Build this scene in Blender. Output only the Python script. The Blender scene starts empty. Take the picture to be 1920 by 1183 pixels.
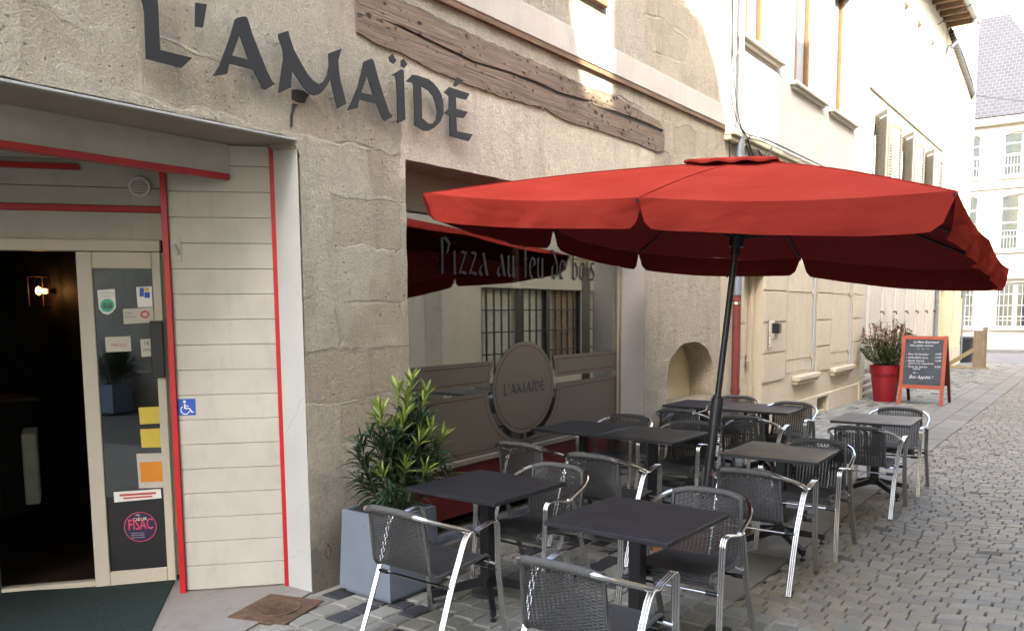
import bpy, bmesh, math, random
import numpy as np
from mathutils import Vector, Matrix
from mathutils.geometry import tessellate_polygon
random.seed(7); rng = np.random.default_rng(7)
R = math.radians
scene = bpy.context.scene
COL = scene.collection

# ------------------------------------------------------------------ camera
F_, PPY, YAW, PITCH, ROLL, CH = 1531.328, 740.766, 0.635623, 0.1021, -0.00774862, 1.79224
_f = Vector((math.cos(YAW)*math.cos(PITCH), math.sin(YAW)*math.cos(PITCH), -math.sin(PITCH)))
_r0 = Vector((math.sin(YAW), -math.cos(YAW), 0)); _u0 = _r0.cross(_f)
_r = math.cos(ROLL)*_r0 + math.sin(ROLL)*_u0
_u = -math.sin(ROLL)*_r0 + math.cos(ROLL)*_u0
cam = bpy.data.cameras.new('camera'); camo = bpy.data.objects.new('camera', cam); COL.objects.link(camo)
camo.matrix_world = Matrix(((_r.x, _u.x, -_f.x, 0), (_r.y, _u.y, -_f.y, 0), (_r.z, _u.z, -_f.z, CH), (0, 0, 0, 1)))
cam.sensor_width = 36; cam.lens = F_/1920*36; cam.shift_y = (PPY-591.5)/1920
cam.clip_start = 0.05; cam.clip_end = 600
scene.camera = camo

# ------------------------------------------------------------------ world, sun, exposure
SUN = Vector((-0.557, -0.557, 0.616))                    # direction towards the sun
world = bpy.data.worlds.new('World'); scene.world = world; world.use_nodes = True
wn = world.node_tree; bg = wn.nodes['Background']
sky = wn.nodes.new('ShaderNodeTexSky'); sky.sky_type = 'NISHITA'; sky.sun_disc = False
sky.sun_elevation = R(38); sky.sun_rotation = R(225); sky.air_density = 1.0; sky.dust_density = 4.0; sky.ozone_density = 0.6
wn.links.new(sky.outputs[0], bg.inputs[0]); bg.inputs[1].default_value = 0.15
sl = bpy.data.lights.new('sun', 'SUN'); sl.energy = 2.6; sl.angle = R(0.5); sl.color = (1, 0.93, 0.80)
so = bpy.data.objects.new('sun', sl); COL.objects.link(so); so.location = (0, 0, 20)
so.rotation_euler = (-SUN).to_track_quat('-Z', 'Y').to_euler()
scene.view_settings.view_transform = 'Standard'; scene.view_settings.look = 'None'
scene.view_settings.exposure = 3.6; scene.view_settings.gamma = 1
scene.cycles.max_bounces = 8; scene.cycles.diffuse_bounces = 5; scene.cycles.transparent_max_bounces = 16
scene.cycles.caustics_reflective = False; scene.cycles.caustics_refractive = False

# ------------------------------------------------------------------ helpers
def W(px, py, y):                                     # point of the photo -> (x, z) on the wall plane at depth y
    d = _f + _r*((px-960)/F_) + _u*((PPY-py)/F_); t = y/d.y
    return (d.x*t, CH + d.z*t)

def tag(o, label=None, cat=None, group=None, kind=None):
    if label: o['label'] = label
    if cat: o['category'] = cat
    if group: o['group'] = group
    if kind: o['kind'] = kind
    return o

def empty(name, loc=(0, 0, 0), rz=0.0, label=None, cat=None, group=None):
    o = bpy.data.objects.new(name, None); COL.objects.link(o); o.location = loc
    o.rotation_euler = (0, 0, rz); o.empty_display_size = 0.1
    return tag(o, label, cat, group)

def copy_tree(o, parent=None):
    c = o.copy(); COL.objects.link(c); c.parent = parent
    for ch in KIDS.get(o.name, []):
        copy_tree(ch, c)
    return c
KIDS = {}

class MB:
    def __init__(s, M=None): s.v = []; s.f = []; s.uv = []; s.col = []; s.M = M; s.hasuv = False
    def add(s, vs, fs, uvs=None, col=None):
        b = len(s.v); s.v += [tuple(p) for p in vs]; s.f += [tuple(i+b for i in f) for f in fs]
        if uvs: s.hasuv = True
        s.uv += (uvs if uvs else [(0, 0)]*len(vs)); s.col += [col]*len(vs)
        return s
    def box(s, x0, x1, y0, y1, z0, z1, M=None, bev=0.0, col=None):
        if bev > 0:
            b = min(bev, (x1-x0)/2.01, (y1-y0)/2.01, (z1-z0)/2.01)
            vs = []; idx = {}
            for i, x in enumerate((x0, x1)):
                for j, y in enumerate((y0, y1)):
                    for k, z in enumerate((z0, z1)):
                        sx, sy, sz = (1-2*i), (1-2*j), (1-2*k)
                        for a in range(3):
                            p = [x+sx*b, y+sy*b, z+sz*b]; p[a] = (x, y, z)[a]
                            idx[(i, j, k, a)] = len(vs); vs.append(Vector(p))
            I = idx; fs = []
            for i in (0, 1): fs.append((I[i,0,0,0], I[i,1,0,0], I[i,1,1,0], I[i,0,1,0]))
            for j in (0, 1): fs.append((I[0,j,0,1], I[1,j,0,1], I[1,j,1,1], I[0,j,1,1]))
            for k in (0, 1): fs.append((I[0,0,k,2], I[1,0,k,2], I[1,1,k,2], I[0,1,k,2]))
            for j in (0, 1):
                for k in (0, 1): fs.append((I[0,j,k,1], I[1,j,k,1], I[1,j,k,2], I[0,j,k,2]))
            for i in (0, 1):
                for k in (0, 1): fs.append((I[i,0,k,0], I[i,1,k,0], I[i,1,k,2], I[i,0,k,2]))
            for i in (0, 1):
                for j in (0, 1): fs.append((I[i,j,0,0], I[i,j,1,0], I[i,j,1,1], I[i,j,0,1]))
            for i in (0, 1):
                for j in (0, 1):
                    for k in (0, 1): fs.append((I[i,j,k,0], I[i,j,k,1], I[i,j,k,2]))
        else:
            vs = [Vector((x, y, z)) for x in (x0, x1) for y in (y0, y1) for z in (z0, z1)]
            fs = [(0,1,3,2), (4,6,7,5), (0,4,5,1), (2,3,7,6), (0,2,6,4), (1,5,7,3)]
        if M is not None: vs = [M @ p for p in vs]
        return s.add(vs, fs, col=col)
    def tube(s, path, r, n=8, cap=True, closed=False, col=None):
        P = [Vector(p) for p in path]; m = len(P)
        rr = r if isinstance(r, (list, tuple)) else [r]*m
        vs = []; up = None
        for i in range(m):
            if closed: t = (P[(i+1) % m]-P[i-1])
            else: t = (P[min(i+1, m-1)]-P[max(i-1, 0)])
            if t.length < 1e-9: t = Vector((0, 0, 1))
            t.normalize()
            if up is None:
                up = Vector((0, 0, 1)) if abs(t.z) < 0.9 else Vector((1, 0, 0))
            a = (up - t*up.dot(t)); 
            if a.length < 1e-6: a = t.orthogonal()
            a.normalize(); up = a; b = t.cross(a)
            for k in range(n):
                th = 2*math.pi*k/n
                vs.append(P[i] + (a*math.cos(th)+b*math.sin(th))*rr[i])
        fs = []
        for i in range(m if closed else m-1):
            j = (i+1) % m
            for k in range(n):
                fs.append((i*n+k, i*n+(k+1) % n, j*n+(k+1) % n, j*n+k))
        if cap and not closed:
            fs.append(tuple(range(n-1, -1, -1))); fs.append(tuple((m-1)*n+k for k in range(n)))
        return s.add(vs, fs, col=col)
    def lathe(s, prof, n=24, c=(0, 0, 0), capb=True, capt=False):
        vs = []; fs = []
        for (r, z) in prof:
            for k in range(n):
                th = 2*math.pi*k/n; vs.append(Vector((c[0]+r*math.cos(th), c[1]+r*math.sin(th), c[2]+z)))
        for i in range(len(prof)-1):
            for k in range(n): fs.append((i*n+k, i*n+(k+1) % n, (i+1)*n+(k+1) % n, (i+1)*n+k))
        if capb: fs.append(tuple(range(n-1, -1, -1)))
        if capt: fs.append(tuple((len(prof)-1)*n+k for k in range(n)))
        return s.add(vs, fs)
    def prism(s, loops, y0, y1, frame=None, back=True):
        # loops in (x, z); extruded from y0 (front) to y1 (back); frame maps (x, y, z) to a point
        fr = frame or (lambda x, y, z: Vector((x, y, z)))
        tris = tessellate_polygon([[Vector((p[0], p[1], 0)) for p in L] for L in loops])
        flat = [p for L in loops for p in L]; n = len(flat)
        vs = [fr(p[0], y0, p[1]) for p in flat] + [fr(p[0], y1, p[1]) for p in flat]
        fs = []
        def area(t):
            a, b, c = (flat[i] for i in t); return (b[0]-a[0])*(c[1]-a[1])-(c[0]-a[0])*(b[1]-a[1])
        for t in tris:
            if abs(area(t)) < 1e-12: continue
            if area(t) < 0: t = t[::-1]
            fs.append(tuple(t))
            if back: fs.append(tuple(i+n for i in t[::-1]))
        b = 0
        for L in loops:
            m = len(L)
            for i in range(m):
                j = (i+1) % m; fs.append((b+i, b+j, b+j+n, b+i+n))
            b += m
        return s.add(vs, fs)
    def build(s, name, mat, parent=None, smooth=False, recalc=True):
        me = bpy.data.meshes.new(name)
        vs = s.v if s.M is None else [tuple(s.M @ Vector(p)) for p in s.v]
        me.from_pydata(vs, [], s.f); me.update()
        if s.hasuv:
            ul = me.uv_layers.new(name='UVMap'); uv = np.array(s.uv, dtype=np.float32)
            li = np.zeros(len(me.loops), dtype=np.int32); me.loops.foreach_get('vertex_index', li)
            ul.data.foreach_set('uv', uv[li].ravel())
        if s.col and s.col[0] is not None:
            ca = me.color_attributes.new('tint', 'FLOAT_COLOR', 'POINT')
            c = np.array([(q if q is not None else (1, 1, 1)) for q in s.col], dtype=np.float32)
            ca.data.foreach_set('color', np.concatenate([c, np.ones((len(c), 1), np.float32)], 1).ravel())
        if recalc:
            bm = bmesh.new(); bm.from_mesh(me); bmesh.ops.recalc_face_normals(bm, faces=bm.faces); bm.to_mesh(me); bm.free()
        if smooth:
            me.polygons.foreach_set('use_smooth', [True]*len(me.polygons))
            try: me.set_sharp_from_angle(angle=R(40))
            except Exception: pass
        me.materials.append(mat)
        o = bpy.data.objects.new(name, me); COL.objects.link(o)
        if parent is not None:
            o.parent = parent; KIDS.setdefault(parent.name, []).append(o)
        return o

def smooth_path(pts, sub=6):
    P = [Vector(p) for p in pts]; out = []
    for i in range(len(P)-1):
        p0 = P[max(i-1, 0)]; p1 = P[i]; p2 = P[i+1]; p3 = P[min(i+2, len(P)-1)]
        for k in range(sub):
            t = k/sub
            out.append(0.5*((2*p1)+(-p0+p2)*t+(2*p0-5*p1+4*p2-p3)*t*t+(-p0+3*p1-3*p2+p3)*t**3))
    out.append(P[-1]); return out

def rect(x0, x1, z0, z1): return [(x0, z0), (x1, z0), (x1, z1), (x0, z1)]
def wobble(L, step=0.12, amp=0.006, seed=1):
    r = random.Random(seed); out = []
    for i in range(len(L)):
        a = L[i]; b = L[(i+1) % len(L)]; d = math.hypot(b[0]-a[0], b[1]-a[1]); n = max(1, int(d/step))
        for k in range(n):
            t = k/n; out.append((a[0]+(b[0]-a[0])*t+r.uniform(-amp, amp), a[1]+(b[1]-a[1])*t+r.uniform(-amp, amp)))
    return out

_txt = {}
def text_tris(body):
    if body in _txt: return _txt[body]
    cu = bpy.data.curves.new('t', 'FONT'); cu.body = body; cu.size = 1; cu.resolution_u = 3
    o = bpy.data.objects.new('t', cu); COL.objects.link(o)
    dg = bpy.context.evaluated_depsgraph_get(); dg.update()
    me = bpy.data.meshes.new_from_object(o.evaluated_get(dg))
    vs = [(v.co.x, v.co.y) for v in me.vertices]; fs = [tuple(p.vertices) for p in me.polygons]
    bpy.data.objects.remove(o); bpy.data.curves.remove(cu); bpy.data.meshes.remove(me)
    _txt[body] = (vs, fs); return vs, fs

def put_text(mb, body, x, z, size, y, frame=None, shear=0.0, wid=None, center=False, sx=1.0):
    vs, fs = text_tris(body)
    if not vs: return
    w = max(v[0] for v in vs)
    k = size; kx = (wid/w) if wid else size*sx
    if center: x = x - w*kx/2
    fr = frame or (lambda a, b, c: Vector((a, b, c)))
    mb.add([fr(x+v[0]*kx+v[1]*k*shear, y, z+v[1]*k) for v in vs], fs)

def stroke(mb, pts, w, y, frame=None, nib=None):
    fr = frame or (lambda a, b, c: Vector((a, b, c)))
    for i in range(len(pts)-1):
        a, b = pts[i], pts[i+1]
        if nib: n = nib
        else:
            d = Vector((b[0]-a[0], b[1]-a[1])); d = d.normalized() if d.length > 0 else Vector((1, 0)); n = (-d.y*w/2, d.x*w/2)
        yy = y - 0.00007*(i % 2)
        mb.add([fr(a[0]-n[0], yy, a[1]-n[1]), fr(b[0]-n[0], yy, b[1]-n[1]), fr(b[0]+n[0], yy, b[1]+n[1]), fr(a[0]+n[0], yy, a[1]+n[1])], [(0, 1, 2, 3)])

def arc(cx, cz, rx, rz, a0, a1, n=16):
    return [(cx+rx*math.cos(R(a0+(a1-a0)*i/n)), cz+rz*math.sin(R(a0+(a1-a0)*i/n))) for i in range(n+1)]

# ------------------------------------------------------------------ materials
class NT:
    def __init__(s, name):
        s.m = bpy.data.materials.new(name); s.m.use_nodes = True; s.t = s.m.node_tree
        s.b = s.t.nodes['Principled BSDF']; s.out = s.t.nodes['Material Output']
    def n(s, typ, ins=None, **props):
        nd = s.t.nodes.new('ShaderNode'+typ)
        for k, v in props.items(): setattr(nd, k, v)
        for k, v in (ins or {}).items():
            i = nd.inputs[k]
            if isinstance(v, bpy.types.NodeSocket): s.t.links.new(v, i)
            else: i.default_value = v
        return nd
    def obj(s): return s.n('TexCoord').outputs['Object']
    def uv(s): return s.n('TexCoord').outputs['UV']
    def mapv(s, v, scale=(1, 1, 1), loc=(0, 0, 0), rot=(0, 0, 0)): return s.n('Mapping', {'Vector': v, 'Scale': scale, 'Location': loc, 'Rotation': rot}).outputs[0]
    def noise(s, v, scale, detail=4, rough=0.55, dist=0.0): return s.n('TexNoise', {'Vector': v, 'Scale': scale, 'Detail': detail, 'Roughness': rough, 'Distortion': dist}).outputs['Fac']
    def ramp(s, f, stops):
        r = s.n('ValToRGB', {'Fac': f}); e = r.color_ramp.elements
        while len(e) < len(stops): e.new(0.5)
        for el, (p, c) in zip(e, stops):
            el.position = p; el.color = (c, c, c, 1) if isinstance(c, (int, float)) else (*c, 1)
        return r.outputs[0]
    def mix(s, f, a, b, mode='MIX'):
        m = s.n('Mix', data_type='RGBA', blend_type=mode)
        for i, v in ((0, f), (6, a), (7, b)):
            if isinstance(v, bpy.types.NodeSocket): s.t.links.new(v, m.inputs[i])
            else: m.inputs[i].default_value = v if i == 0 else (*v, 1)
        return m.outputs[2]
    def math(s, op, a, b=0.0, c=0.0):
        m = s.n('Math', operation=op)
        for i, v in enumerate((a, b, c)):
            if isinstance(v, bpy.types.NodeSocket): s.t.links.new(v, m.inputs[i])
            else: m.inputs[i].default_value = v
        return m.outputs[0]
    def sep(s, v): return s.n('SeparateXYZ', {'Vector': v}).outputs
    def comb(s, x=0.0, y=0.0, z=0.0): return s.n('CombineXYZ', {'X': x, 'Y': y, 'Z': z}).outputs[0]
    def bump(s, h, strength=0.5, dist=0.01, prev=None):
        d = {'Height': h, 'Strength': strength, 'Distance': dist}
        if prev is not None: d['Normal'] = prev
        return s.n('Bump', d).outputs[0]
    def setp(s, **kw):
        for k, v in kw.items():
            k = k.replace('_', ' ')
            i = s.b.inputs[k]
            if isinstance(v, bpy.types.NodeSocket): s.t.links.new(v, i)
            elif isinstance(v, tuple) and len(v) == 3: i.default_value = (*v, 1)
            else: i.default_value = v
        return s.m

def paint(name, col, rough=0.5, metal=0.0, var=0.12, nscale=6.0, bump=0.15, bscale=90.0, spec=0.5, dirt=0.0):
    t = NT(name); v = t.obj(); n = t.noise(v, nscale, 5)
    c = t.mix(t.ramp(n, [(0.3, 0.0), (0.7, 1.0)]), tuple(x*(1-var) for x in col), tuple(min(1, x*(1+var)) for x in col))
    if dirt > 0:
        d = t.noise(t.mapv(v, (3, 3, 0.8)), 3.0, 8, 0.7)
        c = t.mix(t.math('MULTIPLY', t.ramp(d, [(0.52, 0.0), (0.72, 1.0)]), dirt), c, tuple(x*0.45 for x in col))
    kw = dict(Base_Color=c, Roughness=rough, Metallic=metal)
    if bump > 0: kw['Normal'] = t.bump(t.noise(v, bscale, 3), bump, 0.002)
    t.setp(**kw); t.b.inputs['Specular IOR Level'].default_value = spec
    return t.m

def wall_mat(name, plaster, stone, mortar, stoneamt=0.5, bw=0.62, bh=0.33, smoothx=None):
    t = NT(name); v = t.obj(); s = t.sep(v)
    col3 = t.n('TexNoise', {'Vector': v, 'Scale': 3.0, 'Detail': 5}).outputs['Color']
    wv = t.n('VectorMath', {0: v, 1: t.n('VectorMath', {0: col3, 1: (0.20, 0.20, 0.20)}, operation='MULTIPLY').outputs[0]}, operation='ADD').outputs[0]
    s2 = t.sep(wv)
    br = t.n('TexBrick', {'Vector': t.comb(s2[0], s2[2], 0.0), 'Color1': (0, 0, 0, 1), 'Color2': (1, 1, 1, 1), 'Mortar': (0.5, 0.5, 0.5, 1), 'Scale': 1.0,
                          'Mortar Size': 0.02, 'Mortar Smooth': 0.9, 'Brick Width': bw, 'Row Height': bh})
    br.offset = 0.5
    n1 = t.noise(v, 1.3, 4, 0.6); n2 = t.noise(v, 6.0, 7, 0.68); n3 = t.noise(v, 22.0, 9, 0.8, 0.3); n4 = t.noise(v, 75.0, 5, 0.75)
    pits = t.n('TexVoronoi', {'Vector': wv, 'Scale': 20.0}).outputs['Distance']; n6 = t.noise(v, 3.3, 4, 0.6)
    pit = t.math('MULTIPLY', t.ramp(pits, [(0.06, 1.0), (0.22, 0.0)]), t.ramp(n6, [(0.50, 0.0), (0.60, 1.0)]))
    stroke_ = t.noise(t.mapv(v, (30, 30, 5), rot=(0, R(25), 0)), 2.2, 6, 0.7, 0.8)
    stonec = t.mix(br.outputs['Color'], tuple(x*0.80 for x in stone), tuple(min(1, x*1.2) for x in stone))
    stonec = t.mix(t.ramp(n2, [(0.35, 0.0), (0.7, 0.8)]), stonec, tuple(x*1.22 for x in stone))
    plc = t.mix(t.ramp(n2, [(0.3, 0.0), (0.75, 1.0)]), tuple(x*0.88 for x in plaster), tuple(min(1, x*1.08) for x in plaster))
    warm = t.ramp(s[0], [(0.0, 0.0), (1.0, 1.0)]) if False else t.math('MULTIPLY', t.math('GREATER_THAN', s[0], 7.96), 0.75)
    plc = t.mix(warm, plc, (0.68, 0.58, 0.42))
    sel = t.math('ADD', t.math('MULTIPLY', t.math('SUBTRACT', br.outputs['Color'], 0.5), 0.42), n1)
    sel = t.math('ADD', sel, t.math('MULTIPLY', t.math('SUBTRACT', n3, 0.5), 0.30))
    sel = t.math('SUBTRACT', sel, t.math('MULTIPLY', t.math('MULTIPLY', t.math('GREATER_THAN', s[0], 7.96), t.math('LESS_THAN', s[2], 3.3)), 0.13))
    e = 1-stoneamt
    mask = t.ramp(sel, [(max(0.0, e-0.07), 0.0), (min(1.0, e+0.09), 1.0)])
    if smoothx:                                       # rendered smooth above the shop window
        x0, x1, z1 = smoothx
        zz = t.math('ADD', s[2], t.math('MULTIPLY', t.math('SUBTRACT', n2, 0.5), 0.35)); xx = t.math('ADD', s[0], t.math('MULTIPLY', t.math('SUBTRACT', n2, 0.5), 0.6))
        sm = t.math('MULTIPLY', t.math('MULTIPLY', t.math('GREATER_THAN', xx, x0), t.math('LESS_THAN', xx, x1)), t.math('MULTIPLY', t.math('LESS_THAN', zz, z1), t.math('GREATER_THAN', zz, 2.75)))
        sm = t.math('MULTIPLY', sm, 0.92)
        mask = t.math('MULTIPLY', mask, t.math('SUBTRACT', 1.0, sm)); pit = t.math('MULTIPLY', pit, t.math('SUBTRACT', 1.0, sm))
    c = t.mix(mask, plc, stonec)
    jn = t.math('MULTIPLY', t.math('MULTIPLY', br.outputs['Fac'], mask), t.ramp(n1, [(0.4, 0.1), (0.6, 0.7)]))
    c = t.mix(jn, c, mortar)
    c = t.mix(t.ramp(n3, [(0.26, 0.5), (0.40, 0.0)]), c, tuple(x*0.5 for x in stone))
    c = t.mix(t.ramp(n4, [(0.28, 0.3), (0.42, 0.0)]), c, tuple(x*0.5 for x in stone))
    c = t.mix(1.0, c, t.ramp(n4, [(0.30, 0.80), (0.70, 1.36)]), 'MULTIPLY'); c = t.mix(1.0, c, t.ramp(n3, [(0.30, 0.88), (0.70, 1.22)]), 'MULTIPLY')
    c = t.mix(t.math('MULTIPLY', pit, 0.6), c, tuple(x*0.35 for x in stone))
    st = t.noise(t.mapv(v, (2.6, 2.6, 0.5)), 1.5, 8, 0.72)
    c = t.mix(t.ramp(st, [(0.52, 0.0), (0.74, 0.4)]), c, tuple(x*0.55 for x in stone))
    g = t.math('ADD', s[2], t.math('MULTIPLY', t.math('SUBTRACT', n1, 0.5), 0.9))
    g = t.math('ADD', g, t.math('MULTIPLY', t.math('SUBTRACT', n2, 0.5), 0.5))
    c = t.mix(t.ramp(g, [(0.25, 0.75), (0.75, 0.0)]), c, (0.15, 0.135, 0.11))
    h = t.math('ADD', t.math('MULTIPLY', n3, 1.5), t.math('MULTIPLY', n4, 1.1))
    h = t.math('ADD', h, t.math('MULTIPLY', n2, 1.6)); h = t.math('ADD', h, t.math('MULTIPLY', t.math('MULTIPLY', stroke_, n1), 0.9))
    h = t.math('SUBTRACT', h, t.math('MULTIPLY', mask, 0.45))
    h = t.math('SUBTRACT', h, t.math('MULTIPLY', jn, 0.8)); h = t.math('SUBTRACT', h, t.math('MULTIPLY', pit, 0.8))
    if smoothx: h = t.math('MULTIPLY', h, t.math('SUBTRACT', 1.0, t.math('MULTIPLY', sm, 0.75)))
    return t.setp(Base_Color=c, Roughness=0.95, Normal=t.bump(h, 1.0, 0.07))

def render_mat(name, col, dirt=0.35, bscale=25, bstr=0.4, stain=(0.35, 0.33, 0.28)):
    t = NT(name); v = t.obj(); n1 = t.noise(v, 1.4, 6, 0.65); n2 = t.noise(v, bscale, 5, 0.65)
    st = t.noise(t.mapv(v, (3.0, 3.0, 0.45)), 2.0, 8, 0.7)
    c = t.mix(t.ramp(n1, [(0.3, 0.0), (0.7, 1.0)]), tuple(x*0.9 for x in col), tuple(min(1, x*1.06) for x in col))
    c = t.mix(t.ramp(st, [(0.5, 0.0), (0.8, dirt)]), c, stain)
    c = t.mix(t.ramp(n2, [(0.25, 0.25), (0.42, 0.0)]), c, tuple(x*0.6 for x in col))
    vc = t.n('TexVoronoi', {'Vector': t.n('VectorMath', {0: v, 1: t.n('VectorMath', {0: t.n('TexNoise', {'Vector': v, 'Scale': 5.0, 'Detail': 5}).outputs['Color'], 1: (0.3, 0.3, 0.3)}, operation='MULTIPLY').outputs[0]}, operation='ADD').outputs[0], 'Scale': 0.9}, feature='DISTANCE_TO_EDGE').outputs['Distance']
    crk = t.math('MULTIPLY', t.ramp(vc, [(0.0, 0.55), (0.006, 0.0)]), t.ramp(n1, [(0.5, 0.0), (0.6, 1.0)])); c = t.mix(crk, c, tuple(x*0.35 for x in col))
    sp = t.noise(v, 4.5, 8, 0.75); c = t.mix(t.ramp(sp, [(0.58, 0.0), (0.72, 0.35)]), c, stain)
    return t.setp(Base_Color=c, Roughness=0.85, Normal=t.bump(t.math('ADD', n2, t.math('MULTIPLY', n1, 1.5)), bstr, 0.012))

M = {}
M['wall'] = wall_mat('plaster_and_stone', (0.70, 0.635, 0.49), (0.50, 0.43, 0.315), (0.46, 0.40, 0.30), 0.43, smoothx=(4.25, 8.1, 3.8))
M['wall_upper'] = M['wall']
M['far_stone'] = render_mat('far_limestone', (0.55, 0.50, 0.42), 0.3)
M['cream'] = render_mat('cream_painted_render', (0.55, 0.48, 0.355), 0.35)
M['cream_dark'] = render_mat('weathered_cream_render', (0.52, 0.46, 0.33), 0.6)
M['grey_wall'] = render_mat('pale_grey_render', (0.52, 0.49, 0.43), 0.35)
M['yellow_wall'] = render_mat('yellow_render', (0.58, 0.49, 0.31), 0.5)
M['opp_wall'] = render_mat('beige_render', (0.50, 0.45, 0.34), 0.3)
M['white_stone'] = render_mat('pale_stone_band', (0.52, 0.48, 0.42), 0.5, 30, 0.3)
M['white_pvc'] = paint('off_white_frame', (0.46, 0.425, 0.35), 0.35, var=0.04, bump=0.03)
M['cream_board'] = paint('cream_painted_boards', (0.40, 0.385, 0.34), 0.55, var=0.08, nscale=3, bump=0.25, bscale=60, dirt=0.25)
M['soffit'] = paint('taupe_soffit', (0.27, 0.235, 0.19), 0.6, var=0.06)
M['reveal'] = render_mat('white_smooth_reveal', (0.38, 0.385, 0.37), 0.25, 18, 0.15)
M['reveal_grey'] = render_mat('smooth_grey_reveal', (0.34, 0.31, 0.285), 0.2, 18, 0.12)
M['red_trim'] = paint('red_painted_trim', (0.38, 0.008, 0.012), 0.4, var=0.12, bump=0.15, bscale=40, dirt=0.1)
M['dark_red'] = paint('dark_red_panel', (0.12, 0.008, 0.010), 0.5, var=0.15, dirt=0.3)
M['letter'] = paint('anthracite_sheet', (0.013, 0.013, 0.014), 0.42, var=0.1, bump=0.03)
M['black_metal'] = paint('black_steel', (0.012, 0.012, 0.014), 0.4, var=0.2, bump=0.05)
M['pole'] = paint('anthracite_pole', (0.03, 0.03, 0.032), 0.4, 0.3, var=0.15, bump=0.03)
M['tabletop'] = paint('anthracite_tabletop', (0.014, 0.0135, 0.016), 0.5, var=0.15, nscale=2.5, bump=0.05, bscale=300)
def tabletop():
    t = NT('anthracite_tabletop'); v = t.obj(); n = t.noise(v, 5.0, 5, 0.6); f = t.noise(v, 420, 2)
    c = t.mix(t.ramp(n, [(0.35, 0.0), (0.75, 1.0)]), (0.0115, 0.011, 0.014), (0.014, 0.0135, 0.0165)); c = t.mix(t.ramp(f, [(0.62, 0.0), (0.7, 0.35)]), c, (0.07, 0.068, 0.065))
    return t.setp(Base_Color=c, Roughness=t.math('ADD', 0.33, t.math('MULTIPLY', n, 0.25)), Normal=t.bump(f, 0.08, 0.001))
M['tabletop'] = tabletop()
M['rust'] = paint('rusty_cast_iron', (0.11, 0.065, 0.04), 0.75, 0.3, var=0.4, nscale=14, bump=0.6, bscale=70)
M['concrete'] = render_mat('worn_concrete', (0.22, 0.205, 0.185), 0.6, 30, 0.4, (0.12, 0.11, 0.10))
M['mat_green'] = paint('dark_green_doormat', (0.022, 0.034, 0.032), 0.95, var=0.4, nscale=120, bump=0.8, bscale=350, spec=0.1)
M['dark_green'] = paint('dark_green_panel', (0.02, 0.026, 0.022), 0.6)
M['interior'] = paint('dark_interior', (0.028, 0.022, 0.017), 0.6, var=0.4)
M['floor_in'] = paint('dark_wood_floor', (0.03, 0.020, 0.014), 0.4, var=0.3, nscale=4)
M['zinc'] = paint('grey_painted_zinc', (0.22, 0.24, 0.27), 0.45, 0.4, var=0.15)
M['pipe_red'] = paint('red_brown_downpipe', (0.16, 0.03, 0.022), 0.5, var=0.2, dirt=0.3)
M['cable'] = paint('black_cable', (0.02, 0.02, 0.02), 0.6)
M['planter'] = paint('blue_grey_planter', (0.145, 0.168, 0.205), 0.6, var=0.08, nscale=3, bump=0.2, bscale=60, dirt=0.15)
M['soil'] = paint('potting_soil', (0.03, 0.022, 0.015), 0.95, var=0.4, nscale=40, bump=1.0, bscale=60)
M['red_pot'] = paint('red_plastic_pot', (0.22, 0.007, 0.013), 0.35, var=0.06, bump=0.03)
M['orange_wood'] = paint('orange_red_frame', (0.34, 0.062, 0.018), 0.45, var=0.15, nscale=10, bump=0.2)
M['dark_wood_red'] = paint('dark_red_wood', (0.10, 0.02, 0.012), 0.5, var=0.2)
M['bin'] = paint('dark_bin', (0.015, 0.017, 0.02), 0.5)
M['white_paint'] = paint('white_window_paint', (0.62, 0.60, 0.55), 0.5, var=0.05)
M['chalk'] = paint('white_chalk', (0.62, 0.62, 0.62), 0.95, var=0.4, nscale=150, bump=0)
M['board'] = paint('slate_board', (0.035, 0.043, 0.052), 0.55, var=0.35, nscale=4, bump=0.05)
M['blue'] = paint('blue_sign_enamel', (0.012, 0.07, 0.40), 0.4, var=0.05, bump=0)
M['white'] = paint('white_vinyl', (0.68, 0.68, 0.66), 0.5, var=0.03, bump=0)
M['paper'] = paint('white_paper', (0.45, 0.43, 0.38), 0.7, var=0.06, bump=0)
M['yellow'] = paint('yellow_paper', (0.55, 0.42, 0.06), 0.7, var=0.1, bump=0)
M['orange'] = paint('orange_paper', (0.60, 0.22, 0.02), 0.7, var=0.05, bump=0)
M['green_s'] = paint('mint_sticker', (0.05, 0.42, 0.26), 0.5, var=0.03, bump=0)
M['purple'] = paint('dark_purple_sticker', (0.02, 0.012, 0.05), 0.5, var=0.05, bump=0)
M['pink'] = paint('pink_orange_print', (0.62, 0.07, 0.13), 0.5, var=0.2, nscale=9, bump=0)
M['redprint'] = paint('red_print', (0.45, 0.06, 0.06), 0.6, var=0.05, bump=0)
M['dark_print'] = paint('dark_print', (0.05, 0.05, 0.06), 0.6, bump=0)
M['film'] = paint('grey_beige_film', (0.155, 0.135, 0.108), 0.55, var=0.04, nscale=1.5, bump=0, spec=0.5)
M['film_line'] = paint('dark_red_film_line', (0.06, 0.008, 0.008), 0.5, bump=0)
M['film_letter'] = paint('frosted_letters', (0.026, 0.022, 0.024), 0.6, bump=0)
M['curtain'] = paint('white_net_curtain', (0.62, 0.62, 0.52), 0.9, bump=0, var=0.1)
M['curtain_b'] = paint('brown_curtain', (0.35, 0.26, 0.17), 0.9, bump=0, var=0.2)
M['radiator'] = paint('white_radiator', (0.65, 0.62, 0.52), 0.5)
M['shutter_grey'] = paint('grey_louvres', (0.085, 0.08, 0.068), 0.7)
M['wood_win'] = paint('orange_varnished_wood', (0.15, 0.065, 0.018), 0.4, var=0.2, nscale=8)
M['post_wood'] = None

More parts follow.
